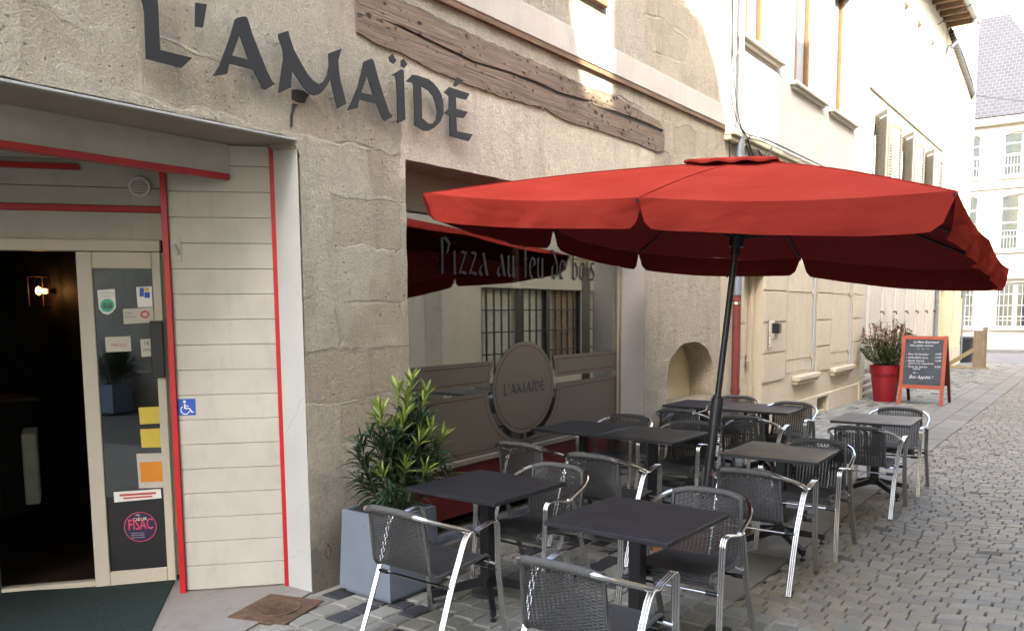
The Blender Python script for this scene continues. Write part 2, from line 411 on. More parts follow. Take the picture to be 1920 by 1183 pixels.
def wood_mat(name, a, b, dark, axis='x', spots=0.0, scale=1.0):
    t = NT(name); v = t.obj()
    sc = {'x': (0.6, 9, 9), 'z': (9, 9, 0.6), 'y': (9, 0.6, 9)}[axis]
    g = t.noise(t.mapv(v, tuple(q*scale for q in sc)), 3.0, 9, 0.7, 0.6); g2 = t.noise(t.mapv(v, tuple(q*scale for q in (sc[0]*0.6, sc[1]*3, sc[2]*3))), 3.5, 6, 0.7)
    n = t.noise(v, 2.2, 5)
    c = t.mix(t.ramp(g, [(0.3, 0.0), (0.7, 1.0)]), a, b)
    c = t.mix(t.ramp(g2, [(0.32, 0.85), (0.46, 0.0)]), c, dark)
    c = t.mix(t.ramp(n, [(0.5, 0.0), (0.7, 0.45)]), c, tuple(x*0.55 for x in a))
    h = t.math('ADD', g, t.math('MULTIPLY', g2, 0.8))
    if spots > 0:
        vo = t.n('TexVoronoi', {'Vector': t.n('VectorMath', {0: t.mapv(v, (0.8, 1, 1.2)), 1: t.n('VectorMath', {0: t.n('TexNoise', {'Vector': v, 'Scale': 22.0, 'Detail': 4}).outputs['Color'], 1: (0.05, 0.05, 0.05)}, operation='MULTIPLY').outputs[0]}, operation='ADD').outputs[0], 'Scale': 15.0}); n5 = t.noise(v, 2.6, 3)
        thr = t.math('MULTIPLY', t.ramp(n5, [(0.36, 0.0), (0.58, 1.0)]), spots)
        sp = t.math('LESS_THAN', vo.outputs['Distance'], thr)
        sp = t.ramp(t.math('SUBTRACT', t.math('ADD', thr, 0.08), vo.outputs['Distance']), [(0.04, 0.0), (0.30, 0.92)])
        c = t.mix(sp, c, (0.018, 0.013, 0.010)); h = t.math('SUBTRACT', h, t.math('MULTIPLY', sp, 1.0))
    return t.setp(Base_Color=c, Roughness=0.85, Normal=t.bump(h, 0.8, 0.015))
M['beam'] = wood_mat('weathered_oak_beam', (0.13, 0.09, 0.055), (0.29, 0.215, 0.145), (0.022, 0.014, 0.009), 'x', 0.42)
M['beam2'] = wood_mat('brown_wood_strip', (0.17, 0.10, 0.055), (0.24, 0.155, 0.09), (0.08, 0.04, 0.02), 'x')
M['deck'] = wood_mat('red_brown_decking', (0.24, 0.09, 0.045), (0.34, 0.14, 0.07), (0.05, 0.02, 0.01), 'y')
M['post_wood'] = wood_mat('weathered_post_wood', (0.20, 0.15, 0.10), (0.30, 0.23, 0.15), (0.07, 0.05, 0.03), 'z')
M['plank'] = wood_mat('mossy_plank_wood', (0.24, 0.19, 0.09), (0.34, 0.27, 0.13), (0.08, 0.06, 0.03), 'x')

def alu():
    t = NT('polished_aluminium'); v = t.obj(); n = t.noise(v, 60, 4)
    return t.setp(Base_Color=(0.62, 0.615, 0.60), Metallic=1.0, Roughness=t.math('ADD', 0.12, t.math('MULTIPLY', n, 0.14)))
M['alu'] = alu()

def weave(name, gaps):
    t = NT(name); s = t.sep(t.uv())
    U = t.math('DIVIDE', s[0], 0.024); V = t.math('DIVIDE', s[1], 0.0075)
    fu = t.math('FRACT', U); iu = t.math('FLOOR', U)
    par = t.math('MULTIPLY', t.math('MODULO', t.math('ABSOLUTE', iu), 2.0), math.pi)
    ph = t.math('MULTIPLY', V, 2*math.pi)
    strand = t.math('SINE', t.math('ADD', t.math('MULTIPLY', ph, 1.0), 0.0))
    alt = t.math('SINE', t.math('ADD', t.math('MULTIPLY', ph, 0.5), par))
    dome = t.math('SINE', t.math('MULTIPLY', fu, math.pi))
    h = t.math('ADD', t.math('MULTIPLY', strand, 0.5), t.math('MULTIPLY', t.math('MULTIPLY', dome, alt), 0.8))
    c = t.mix(t.ramp(h, [(0.0, 0.0), (0.8, 1.0)]), (0.014, 0.014, 0.014), (0.085, 0.082, 0.075))
    nz = t.noise(t.obj(), 9, 3); c = t.mix(t.ramp(nz, [(0.4, 0.0), (0.7, 0.5)]), c, (0.05, 0.048, 0.044))
    t.setp(Base_Color=c, Roughness=0.42, Normal=t.bump(h, 0.8, 0.003))
    if gaps:
        slit = t.math('LESS_THAN', t.math('ABSOLUTE', t.math('SUBTRACT', fu, 0.5)), 0.26)
        thin = t.math('LESS_THAN', strand, -0.66)
        g = t.math('MULTIPLY', slit, thin)
        # band of diamond openings across the middle of the back
        band = t.math('LESS_THAN', t.math('ABSOLUTE', t.math('SUBTRACT', s[1], 0.70)), 0.028)
        inn = t.math('LESS_THAN', t.math('ABSOLUTE', s[0]), 0.10)
        d = t.math('MULTIPLY', t.math('SINE', t.math('MULTIPLY', s[0], 2*math.pi/0.026)), t.math('SINE', t.math('MULTIPLY', s[1], 2*math.pi/0.030)))
        dd = t.math('MULTIPLY', t.math('GREATER_THAN', d, 0.35), t.math('MULTIPLY', band, inn))
        g = t.math('MAXIMUM', g, dd)
        t.t.links.new(t.math('SUBTRACT', 1.0, g), t.b.inputs['Alpha'])
    return t.m
M['weave'] = weave('dark_woven_resin', True)
M['weave_seat'] = weave('dark_woven_seat', False)
def wrapm():
    t = NT('wrapped_grip'); v = t.sep(t.obj())
    st = t.math('SINE', t.math('MULTIPLY', v[1], 2*math.pi/0.007))
    c = t.mix(t.ramp(st, [(0.0, 0.0), (0.6, 1.0)]), (0.04, 0.04, 0.037), (0.10, 0.097, 0.09))
    return t.setp(Base_Color=c, Roughness=0.5, Normal=t.bump(st, 0.5, 0.002))
M['wrap'] = wrapm()

def glass(name, refl, tint=(1, 1, 1), body=None, rough=0.0):
    t = NT(name); nt = t.t
    g = t.n('BsdfGlossy', {'Color': (*tint, 1), 'Roughness': rough}); tr = t.n('BsdfTransparent', {'Color': (0.82, 0.85, 0.83, 1)})
    fr = t.n('LayerWeight', {'Blend': 0.35}).outputs['Fresnel']
    f = t.math('ADD', refl, t.math('MULTIPLY', fr, 0.35))
    m = t.n('MixShader', {0: f, 1: tr.outputs[0], 2: g.outputs[0]})
    nt.links.new(m.outputs[0], t.out.inputs[0]); return t.m
M['glass'] = glass('window_glass', 0.17)
M['door_glass'] = glass('door_glass', 0.06)
M['far_glass'] = glass('far_glass', 0.45, (0.75, 0.87, 1.0))

def canvas():
    t = NT('red_canvas'); v = t.obj()
    n = t.noise(t.mapv(v, (1, 1, 1)), 2.0, 4); wv = t.math('ADD', t.noise(t.mapv(v, (0.9, 2.2, 5.0)), 1.2, 2, 0.45, 0.5), t.math('MULTIPLY', t.noise(v, 0.9, 2, 0.4, 0.3), 1.5))
    c = t.mix(t.ramp(n, [(0.3, 0.0), (0.7, 1.0)]), (0.265, 0.030, 0.021), (0.315, 0.040, 0.028))
    bp = t.bump(wv, 0.55, 0.07); bp = t.bump(t.noise(v, 400, 2), 0.1, 0.001, bp)
    c = t.mix(t.n('NewGeometry').outputs['Backfacing'], c, (0.20, 0.026, 0.026))      # shade under the canopy painted in: back faces get a darker red
    d = t.n('BsdfDiffuse', {'Color': c, 'Roughness': 0.9, 'Normal': bp}); tr = t.n('BsdfTranslucent', {'Color': c})
    m = t.n('MixShader', {0: 0.04, 1: d.outputs[0], 2: tr.outputs[0]}); t.t.links.new(m.outputs[0], t.out.inputs[0]); return t.m
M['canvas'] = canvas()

def leafm(name, a, b, rough=0.4):
    t = NT(name); att = t.n('Attribute', attribute_name='tint').outputs['Color']
    n = t.noise(t.obj(), 9, 3)
    c = t.mix(n, a, b); c = t.mix(1.0, c, att, 'MULTIPLY')
    t.setp(Base_Color=c, Roughness=rough)
    tr = t.n('BsdfTranslucent', {'Color': c}); m = t.n('MixShader', {0: 0.22, 1: t.b.outputs[0], 2: tr.outputs[0]})
    t.t.links.new(m.outputs[0], t.out.inputs[0]); return t.m
M['leaf'] = leafm('dark_green_leaf', (0.012, 0.030, 0.009), (0.022, 0.055, 0.014))
M['leaf_new'] = leafm('light_green_shoot', (0.14, 0.21, 0.03), (0.25, 0.31, 0.055))
M['leaf_red'] = leafm('mixed_small_leaf', (0.10, 0.10, 0.03), (0.16, 0.14, 0.06))
M['stem'] = paint('brown_stem', (0.07, 0.06, 0.03), 0.8)

def stonesm():
    t = NT('granite_paving'); att = t.n('Attribute', attribute_name='tint').outputs['Color']; v = t.obj()
    n = t.noise(v, 160, 3, 0.7); n2 = t.noise(v, 14, 5, 0.6); n3 = t.noise(v, 0.8, 5)
    c = t.mix(t.ramp(n, [(0.35, 0.0), (0.65, 1.0)]), tuple([0.72]*3), tuple([1.28]*3)); c = t.mix(1.0, c, att, 'MULTIPLY')
    c = t.mix(t.ramp(n3, [(0.45, 0.0), (0.75, 0.4)]), c, (0.10, 0.085, 0.065))
    c = t.mix(t.ramp(n2, [(0.25, 0.35), (0.45, 0.0)]), c, (0.07, 0.065, 0.055))
    rg = t.math('ADD', 0.60, t.math('MULTIPLY', n2, 0.3))
    return t.setp(Base_Color=c, Roughness=rg, Normal=t.bump(t.math('ADD', t.math('MULTIPLY', n, 0.4), n2), 0.5, 0.006))
M['stones'] = stonesm()
M['joint_light'] = render_mat('light_mortar', (0.25, 0.235, 0.195), 0.4, 60, 0.6, (0.15, 0.14, 0.12))
M['joint_dark'] = render_mat('dark_joint_sand', (0.125, 0.11, 0.082), 0.4, 60, 0.8, (0.04, 0.035, 0.03))
M['asphalt'] = paint('asphalt', (0.14, 0.135, 0.13), 0.85, var=0.15, nscale=2, bump=0.5, bscale=120)

def slatem():
    t = NT('blue_grey_slate'); v = t.obj(); s = t.sep(v)
    br = t.n('TexBrick', {'Vector': t.comb(s[1], s[2], 0.0), 'Color1': (0.011, 0.012, 0.016, 1), 'Color2': (0.017, 0.018, 0.023, 1), 'Mortar': (0.06, 0.06, 0.07, 1), 'Scale': 1.0, 'Mortar Size': 0.008, 'Brick Width': 0.24, 'Row Height': 0.16})
    n = t.noise(v, 3, 5)
    return t.setp(Base_Color=t.mix(t.math('MULTIPLY', n, 0.5), br.outputs['Color'], (0.020, 0.020, 0.025)), Roughness=0.8, Normal=t.bump(br.outputs['Fac'], 0.5, 0.01))
M['slate'] = slatem()
def emis(name, col, st):
    t = NT(name); t.setp(Emission_Color=col, Emission_Strength=st, Base_Color=(0.1, 0.05, 0.02)); return t.m
M['bulb'] = emis('warm_bulb', (1.0, 0.45, 0.12), 2.0)

D = 4.08                                              # plane of the facades on the left side of the street

# ------------------------------------------------------------------ ground
g = MB(); g.add([(-60, -60, -0.03), (90, -60, -0.03), (90, 60, -0.03), (-60, 60, -0.03)], [(0, 1, 2, 3)])
tag(g.build('ground', M['joint_dark'], recalc=False), kind='structure')
g = MB(); g.add([(-3, 1.8, -0.012), (31, 1.8, -0.012), (31, 4.3, -0.012), (-3, 4.3, -0.012)], [(0, 1, 2, 3)])
tag(g.build('mortar_bed', M['joint_light'], recalc=False), kind='structure')
g = MB(); g.add([(-3, 0.8, -0.011), (4.7, 0.8, -0.011), (4.7, 1.8, -0.011), (-3, 1.8, -0.011)], [(0, 1, 2, 3)])
tag(g.build('mortar_bed', M['joint_light'], recalc=False), kind='structure')

def pave(name, quads, top=0.0, inset=0.008, jz=0.002):
    Q = np.array([q[0] for q in quads], float); C = np.array([q[1] for q in quads], float); n = len(Q)
    cen = Q.mean(1, keepdims=True)
    def shrink(q, d):
        v = cen-q; L = np.linalg.norm(v, axis=2, keepdims=True); return q+v/L*d
    zt = top+rng.uniform(-jz, jz, (n, 1, 1)); tilt = rng.uniform(-jz, jz, (n, 4, 1))*0.6
    r0 = np.concatenate([Q, np.full((n, 4, 1), -0.025)], 2)
    r1 = np.concatenate([shrink(Q, inset*0.15), np.repeat(zt-0.007, 4, 1)+tilt], 2)
    r2 = np.concatenate([shrink(Q, inset), np.repeat(zt, 4, 1)+tilt], 2)
    V = np.concatenate([r0, r1, r2], 1).reshape(-1, 3)
    base = (np.arange(n)*12)[:, None]
    fl = [[8, 9, 10, 11]]
    for a in (0, 4):
        for k in range(4): fl.append([a+k, a+(k+1) % 4, a+4+(k+1) % 4, a+4+k])
    Fc = (base[:, :, None]+np.array(fl)[None]).reshape(-1)
    me = bpy.data.meshes.new(name); nf = n*9
    me.vertices.add(len(V)); me.vertices.foreach_set('co', V.ravel())
    me.loops.add(nf*4); me.loops.foreach_set('vertex_index', Fc.astype(np.int32))
    me.polygons.add(nf); me.polygons.foreach_set('loop_start', np.arange(nf, dtype=np.int32)*4)
    me.update(calc_edges=True); me.validate()
    ca = me.color_attributes.new('tint', 'FLOAT_COLOR', 'POINT')
    cc = np.repeat(np.concatenate([C, np.ones((n, 1))], 1), 12, 0).astype(np.float32); ca.data.foreach_set('color', cc.ravel())
    me.polygons.foreach_set('use_smooth', [True]*nf); 
    try: me.set_sharp_from_angle(angle=R(35))
    except Exception: pass
    me.materials.append(M['stones']); o = bpy.data.objects.new(name, me); COL.objects.link(o)
    tag(o, kind='structure'); return o

def jit(q, a): return [(x+random.uniform(-a, a), y+random.uniform(-a, a)) for x, y in q]
def inpoly(x, y, P):
    c = False; j = len(P)-1
    for i in range(len(P)):
        if (P[i][1] > y) != (P[j][1] > y) and x < (P[j][0]-P[i][0])*(y-P[i][1])/(P[j][1]-P[i][1])+P[i][0]: c = not c
        j = i
    return c
CONC = [(3.37, 4.10), (2.62, 3.87), (-3.5, 2.3), (-3.5, 8.5), (3.6, 8.5), (3.6, 4.10)]      # concrete apron of the entrance

# cobbles of the roadway: wavy courses across the street
qs = []
def wav(y, k): return 0.085*math.sin((y*4.4)+0.35*math.sin(k*0.21))
k = 0; x = 0.8
while x < 31:
    p = 0.100 if x > 3 else 0.115
    y = -2.28+random.uniform(0, 0.08)
    while y < 1.80:
        w = random.uniform(0.105, 0.155); y1 = min(y+w, 1.80)
        if y1-y > 0.05 and not (x < 4.6 and y1 > 0.9):
            q = [(x+wav(y, k), y), (x+p+wav(y, k+1), y), (x+p+wav(y1, k+1), y1), (x+wav(y1, k), y1)]
            cx = sum(a for a, b in q)/4; cy = (y+y1)/2
            q = [(cx+(a-cx)*0.97, cy+(b-cy)*0.975) for a, b in q]
            g_ = random.uniform(0.155, 0.215); 
            if random.random() < 0.02: g_ = 0.05
            warm = random.uniform(0.0, 0.10)
            qs.append((jit(q, 0.004), (g_*(1.10+warm*0.5), g_, g_*(0.82-warm))))
        y = y1
    x += p; k += 1
pave('cobblestones', qs, jz=0.0025)

# smooth slabs
qs = []
for (ya, yb) in ((1.80, 2.14), (2.14, 2.48)):
    x = 4.7
    while x < 31:
        w = random.uniform(0.42, 0.75); g_ = random.uniform(0.15, 0.19)
        qs.append((jit([(x+.004, ya+.004), (x+w-.004, ya+.004), (x+w-.004, yb-.004), (x+.004, yb-.004)], 0.002), (g_*1.08, g_, g_*0.84)))
        x += w
pave('paving_slabs', qs, inset=0.006, jz=0.001)

# setts along the wall and in the near corner
qs = []
def setts(x0, x1, y0, y1, s, grp):
    y = y0
    while y < y1-0.02:
        sy = s*random.uniform(0.92, 1.08); ye = min(y+sy, y1)
        x = x0+random.uniform(-s/2, 0)
        while x < x1:
            w = s*random.uniform(0.85, 1.25)
            cx, cy = x+w/2, (y+ye)/2
            sh = 0.10*math.sin(cx*1.3)*0 + 0.06*math.sin(cy*3.1)
            if not inpoly(cx, cy, CONC) and ye-y > 0.05:
                blk = grp(cx, cy)
                g_ = random.uniform(0.15, 0.25)
                col = (g_*1.01, g_, g_*0.86)
                if blk: g_ = random.uniform(0.022, 0.04); col = (g_, g_*1.05, g_*1.2)
                gap = 0.011
                q = [(x+gap, y+gap), (x+w-gap, y+gap), (x+w-gap, ye-gap), (x+gap, ye-gap)]
                qs.append((jit([(a+sh, b) for a, b in q], 0.008), col))
            x += w
        y = ye
def grp_near(cx, cy):
    d = math.sin(cx*2.7+1.2)*math.sin(cy*2.9+0.4)
    return random.random() < (0.62 if d > 0.45 else (0.05 if cy < 3.6 else 0.01))
setts(1.0, 4.7, 0.9, 2.48, 0.155, grp_near); setts(1.0, 5.2, 2.48, 4.06, 0.155, grp_near)
setts(5.2, 9.0, 2.48, 4.06, 0.15, lambda a, b: random.random() < 0.22)
setts(9.0, 31.0, 2.48, 4.06, 0.15, lambda a, b: random.random() < 0.05)
pave('granite_setts', qs, inset=0.012, jz=0.002)

g = MB(); g.prism([CONC], -0.02, 0.002, frame=lambda x, y, z: Vector((x, z, y)))
tag(g.build('entrance_pavement', M['concrete']), kind='structure')
# cross street at the far end
g = MB(); g.box(31, 37.6, -30, 40, -0.028, 0.004); tag(g.build('cross_street', M['asphalt']), kind='structure')
g = MB(); g.box(37.6, 38.4, -30, 40, -0.028, 0.13, bev=0.01); tag(g.build('far_pavement', M['concrete']), kind='structure')

# ------------------------------------------------------------------ restaurant building
b1 = empty('restaurant_building', (0, 0, 0), 0, 'old plastered stone restaurant with oak beam, cream boarded entrance and wide shop window', 'building')
def arch_loop():
    pts = [(8.50, 0.70), (9.84, 0.70), (9.84, 1.02)]
    for i in range(1, 10):
        a = math.pi*i/10; pts.append((9.17+0.67*math.cos(a), 1.02+0.40*math.sin(a)))
    pts.append((8.50, 1.02)); return pts
outer = [(-3.0, 2.86), (3.31, 2.855), (3.34, -0.02), (4.28, -0.02), (4.29, 2.862), (7.954, 2.862), (7.954, -0.02), (10.03, -0.02), (10.03, 4.07), (-3.0, 4.07)]
def subdiv_wall(L):
    return [((3.345+abs(x-3.34)*0.8, z) if (abs(x-3.325) < 0.05 and z < 2.80) else (x, z)) for x, z in wobble(L, 0.10, 0.006, 3)]
wl = MB(); wl.prism([subdiv_wall(outer), wobble(arch_loop(), 0.08, 0.008, 5)], D, D+0.32, back=False)
wl.build('wall', M['wall'], b1)
# upper storey above the ledge (stops at an upstairs window)
wl = MB(); wl.prism([[(-3, 4.31), (10.03, 4.31), (10.03, 9.5), (-3, 9.5)], rect(5.35, 6.98, 4.72, 6.9)], D, D+0.32, back=False)
wl.build('upper_wall', M['wall'], b1)
nb = MB(); nb.box(8.45, 9.9, D+0.321, D+0.36, 0.5, 1.6); nb.build('niche_back', M['yellow_wall'], b1)
nb = MB(); nb.box(8.44, 9.9, D-0.10, D+0.0, -0.02, 0.66, bev=0.02); nb.build('stone_bench', M['white_stone'], b1)
lg = MB(); lg.box(-3, 10.04, D-0.035, D+0.32, 4.07, 4.31, bev=0.006); lg.build('ledge', M['white_stone'], b1)
st = MB(); st.box(3.4, 10.03, D-0.03, D-0.001, 4.02, 4.068, bev=0.004); st.build('wood_strip', M['beam2'], b1)
# end wall thickness + roof block (keeps light out)
rb = MB(); rb.box(-3, 10.03, D+0.7, 12, 3.1, 9.5); rb.box(-3, 10.03, D+0.32, D+0.7, 9.3, 9.5); rb.build('rear_volume', M['cream_dark'], b1)
# upstairs window
uw = MB(); uw.box(5.30, 7.05, D-0.05, D+0.30, 4.64, 4.715, bev=0.006); uw.build('window_sill', M['beam2'], b1)
uw = MB()
for (xa, xb) in ((5.36, 5.43), (6.13, 6.20), (6.90, 6.97)): uw.box(xa, xb, D+0.2, D+0.26, 4.72, 6.9)
uw.build('window_frame', M['wood_win'], b1)
uw = MB(); uw.box(5.43, 6.90, D+0.225, D+0.235, 4.72, 6.9); uw.build('window_pane', M['far_glass'], b1)

# timber beam, outline with an open crack
def zb(X, Y): return W(660+X/2.595, Y/2.595, D-0.02)
top = [(20, -60), (150, -20), (260, 5), (420, 85), (600, 172), (740, 232), (870, 290), (1000, 350), (1100, 402), (1200, 440), (1290, 470), (1400, 538), (1500, 590), (1524, 640)]
bot = [(1523, 700), (1518, 735), (1490, 738), (1400, 703), (1280, 660), (1150, 618), (1050, 590), (990, 562), (940, 528), (890, 515), (740, 474), (640, 436), (560, 410), (480, 378), (350, 318), (290, 282), (240, 255), (170, 232), (100, 200), (28, 152), (24, 60)]
bl = wobble([zb(*p) for p in top+bot], 0.06, 0.006, 9)
crack = [(130, 88), (250, 128), (360, 182), (480, 240), (600, 298), (760, 345), (900, 396), (1010, 446), (1090, 470), (1180, 495), (1130, 497), (1075, 484), (1000, 462), (890, 410), (750, 355), (590, 308), (470, 250), (350, 194), (240, 138)]
crack2 = [(1190, 515), (1290, 540), (1380, 572), (1450, 600), (1521, 632), (1519, 650), (1440, 615), (1370, 590), (1280, 556)]
bm_ = MB(); bm_.prism([bl, [zb(*p) for p in crack][::-1], [zb(p[0]-6, p[1]) for p in crack2][::-1]], D-0.014, D+0.05, back=False)
beam = bm_.build('timber_beam', M['beam'], b1)
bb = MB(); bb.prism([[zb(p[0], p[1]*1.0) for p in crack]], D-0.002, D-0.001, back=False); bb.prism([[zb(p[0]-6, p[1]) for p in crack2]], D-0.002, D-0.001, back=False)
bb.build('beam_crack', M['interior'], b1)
# soft rounded hole in the stone at the window corner
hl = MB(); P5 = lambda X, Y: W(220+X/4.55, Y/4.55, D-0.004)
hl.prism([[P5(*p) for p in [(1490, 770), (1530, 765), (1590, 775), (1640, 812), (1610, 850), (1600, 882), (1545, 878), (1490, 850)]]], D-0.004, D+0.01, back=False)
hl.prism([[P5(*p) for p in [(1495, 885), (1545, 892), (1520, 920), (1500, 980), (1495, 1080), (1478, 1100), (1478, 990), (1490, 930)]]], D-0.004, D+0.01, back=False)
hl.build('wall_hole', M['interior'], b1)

# --- shop window
GY = D+0.32
sw = empty('w', (0, 0, 0)); bpy.data.objects.remove(sw)
fr = MB(); fr.box(4.25, 8.0, GY-0.02, GY+0.06, 2.575, 2.90); fr.box(4.25, 8.0, GY-0.035, GY-0.0201, 2.555, 2.60, bev=0.005)
fr.box(4.25, 8.0, GY-0.03, GY+0.06, 0.50, 0.545, bev=0.004); fr.box(7.905, 7.953, GY-0.03, GY+0.05, 0.546, 2.554); fr.box(4.25, 4.33, GY-0.03, GY+0.05, 0.546, 2.554)
wf = fr.build('shop_window_frame', M['soffit'], b1)
gp = MB(); gp.box(4.33, 7.905, GY-0.002, GY+0.006, 0.545, 2.555); gp.build('pane', M['glass'], wf)
mu = MB(); mu.box(6.07, 6.115, GY+0.02, GY+0.06, 0.55, 2.55); mu.build('mullion', M['soffit'], wf)
rp = MB(); rp.box(4.25, 7.95, GY-0.01, GY+0.05, 0.08, 0.499); rp.build('stall_riser', M['dark_red'], b1)
ly = GY-0.004
fm = MB(); EX, EZ = 6.16, 1.09
up_l = [(4.335, 1.15), (5.63, 1.15), (5.645, 1.26), (5.70, 1.36), (4.335, 1.36)]
up_r = [(6.69, 1.15), (7.90, 1.15), (7.90, 1.36), (6.64, 1.36), (6.675, 1.26)]
low = [(4.335, 0.548), (7.90, 0.548), (7.90, 1.09)]+[(EX+0.555*math.cos(R(a)), EZ+0.485*math.sin(R(a))) for a in range(0, -181, -6)]+[(4.335, 1.09)]
ell = [(EX+0.485*math.cos(R(a)), EZ+0.425*math.sin(R(a))) for a in range(0, 360, 6)]
for L in (up_l, up_r, low, ell): fm.prism([L], ly, ly+0.0015, back=False)
fm.box(6.145, 6.175, ly, ly+0.0015, 0.60, 0.668)
fm.build('frosted_film', M['film'], wf)
fl = MB(); ll = ly-0.0012
def outline(pts, w, closed=True):
    P = pts+[pts[0]] if closed else pts; stroke(fl, P, w, ll)
outline([(4.34, 1.185), (5.595, 1.185), (5.61, 1.25), (5.64, 1.325), (4.34, 1.325)], 0.007)
outline([(6.73, 1.185), (7.87, 1.185), (7.87, 1.325), (6.695, 1.325), (6.715, 1.25)], 0.007)
outline([(4.34, 1.052)]+[(EX+0.60*math.cos(R(a)), EZ+0.53*math.sin(R(a))) for a in range(-176, -3, 5)]+[(7.87, 1.052)], 0.007, False)
outline([(7.87, 0.59), (7.87, 1.052)], 0.007, False); outline([(4.34, 0.59), (7.87, 0.59)], 0.007, False)
outline([(EX+0.445*math.cos(R(a)), EZ+0.388*math.sin(R(a))) for a in range(0, 360, 5)], 0.008)
fl.build('film_line', M['film_line'], wf)

# --- lettering traced once, used for the big sign and for the oval
A5 = lambda pts: [(220+x/4.55, y/4.55) for x, y in pts]
A6 = lambda pts: [(600+x/4.928, 60+y/4.928) for x, y in pts]
LET = [
 [A5([(190, -170), (330, -150), (338, -20), (345, 60), (362, 432), (636, 497), (545, 583), (243, 505), (228, 100), (215, 30), (195, -20), (182, -120)])],
 [A5([(665, 27), (760, 42), (728, 240), (661, 230)])],
 [A5([(1002, 168), (1025, 155), (1070, 145), (1095, 148), (1108, 165), (1150, 300), (1210, 450), (1270, 600), (1320, 700), (1348, 718), (1262, 768), (1240, 760), (1215, 710), (1160, 600), (1140, 592), (950, 545), (935, 632), (812, 655), (870, 560), (930, 400), (970, 280)]), A5([(1040, 300), (1118, 515), (975, 478)])],
 [A5([(1372, 295), (1392, 285), (1455, 268), (1465, 310), (1500, 420), (1580, 570), (1620, 635), (1670, 695), (1720, 722), (1755, 700), (1790, 640), (1803, 560), (1800, 460), (1910, 418)])+A6([(165, 265), (170, 350), (185, 450), (240, 665), (160, 712), (140, 640), (95, 435), (60, 500), (10, 560)])+A5([(1760, 770), (1720, 808), (1680, 820), (1640, 805), (1580, 740), (1520, 650), (1490, 600), (1480, 690), (1478, 750), (1373, 797), (1395, 640), (1415, 500), (1410, 430), (1395, 380), (1374, 325)])],
 [A6([(402, 278), (430, 265), (470, 252), (488, 262), (500, 300), (540, 450), (590, 610), (640, 750), (668, 775), (655, 795), (600, 825), (580, 810), (520, 665), (360, 628), (345, 705), (247, 728), (290, 650), (350, 500)]), A6([(432, 400), (490, 590), (380, 562)])],
 [A6([(662, 400), (745, 350), (770, 358), (775, 500), (785, 810), (717, 852), (710, 600), (700, 440), (690, 408), (675, 410)])],
 [A6([(635, 235), (665, 208), (703, 268), (677, 298), (645, 275)])], [A6([(745, 270), (770, 250), (803, 303), (775, 338), (748, 318)])],
 [A6([(792, 462), (850, 400), (890, 403), (1000, 440), (1050, 480), (1090, 530), (1120, 585), (1135, 650), (1140, 750), (1110, 830), (1050, 890), (1000, 918), (960, 918), (870, 865), (868, 700), (862, 500), (852, 472)]), A6([(932, 505), (1000, 545), (1040, 595), (1065, 660), (1080, 740), (1070, 810), (1040, 850), (1000, 850), (940, 800), (938, 650)])],
 [A6([(1142, 562), (1190, 512), (1380, 573), (1345, 630), (1252, 605), (1255, 712), (1363, 742), (1325, 798), (1256, 790), (1262, 920), (1408, 948), (1370, 1012), (1198, 965), (1195, 775), (1148, 752), (1190, 705), (1190, 600), (1165, 575)])],
 [A6([(1228, 492), (1268, 420), (1325, 455), (1250, 510)])]]
LW = [[[W(a, b, D-0.055) for a, b in L] for L in g_] for g_ in LET]
sign = empty('restaurant_sign', (0, 0, 0), 0, "large anthracite metal letters reading L'AMAÏDÉ standing off the plaster wall", 'sign')
groups = [(0,), (1,), (2,), (3,), (4,), (5, 6, 7), (8,), (9, 10)]
for gset in groups:
    mb = MB()
    for i in gset: mb.prism(LW[i], D-0.060, D-0.052)
    lo = mb.build('letter', M['letter'], sign)
pn = MB()
for L in (LW[0], LW[2], LW[3], LW[4], LW[5], LW[8], LW[9]):
    xs = [p[0] for p in L[0]]; zs = [p[1] for p in L[0]]
    for (px, pz) in ((L[0][0][0]+0.02, L[0][0][1]-0.04), (L[0][len(L[0])//2][0]-0.0, L[0][len(L[0])//2][1]+0.02)):
        pn.tube([(px, D-0.051, pz), (px, D+0.01, pz)], 0.006, 6)
pn.build('standoff_pin', M['alu'], sign)
# same letters, small, on the oval (on the glass)
x0 = min(p[0] for p in LW[0][0]); x1 = max(p[0] for p in LW[9][0]); z0 = min(p[1] for p in LW[9][0])
sm = MB(); kx = 0.66/(x1-x0); kz = kx*1.15
for L in LW: sm.prism([[(EX-0.33+(p[0]-x0)*kx, 1.035+(p[1]-z0)*kz) for p in q] for q in L], ll, ll+0.001, back=False)
sm.build('film_lettering', M['dark_print'], wf)
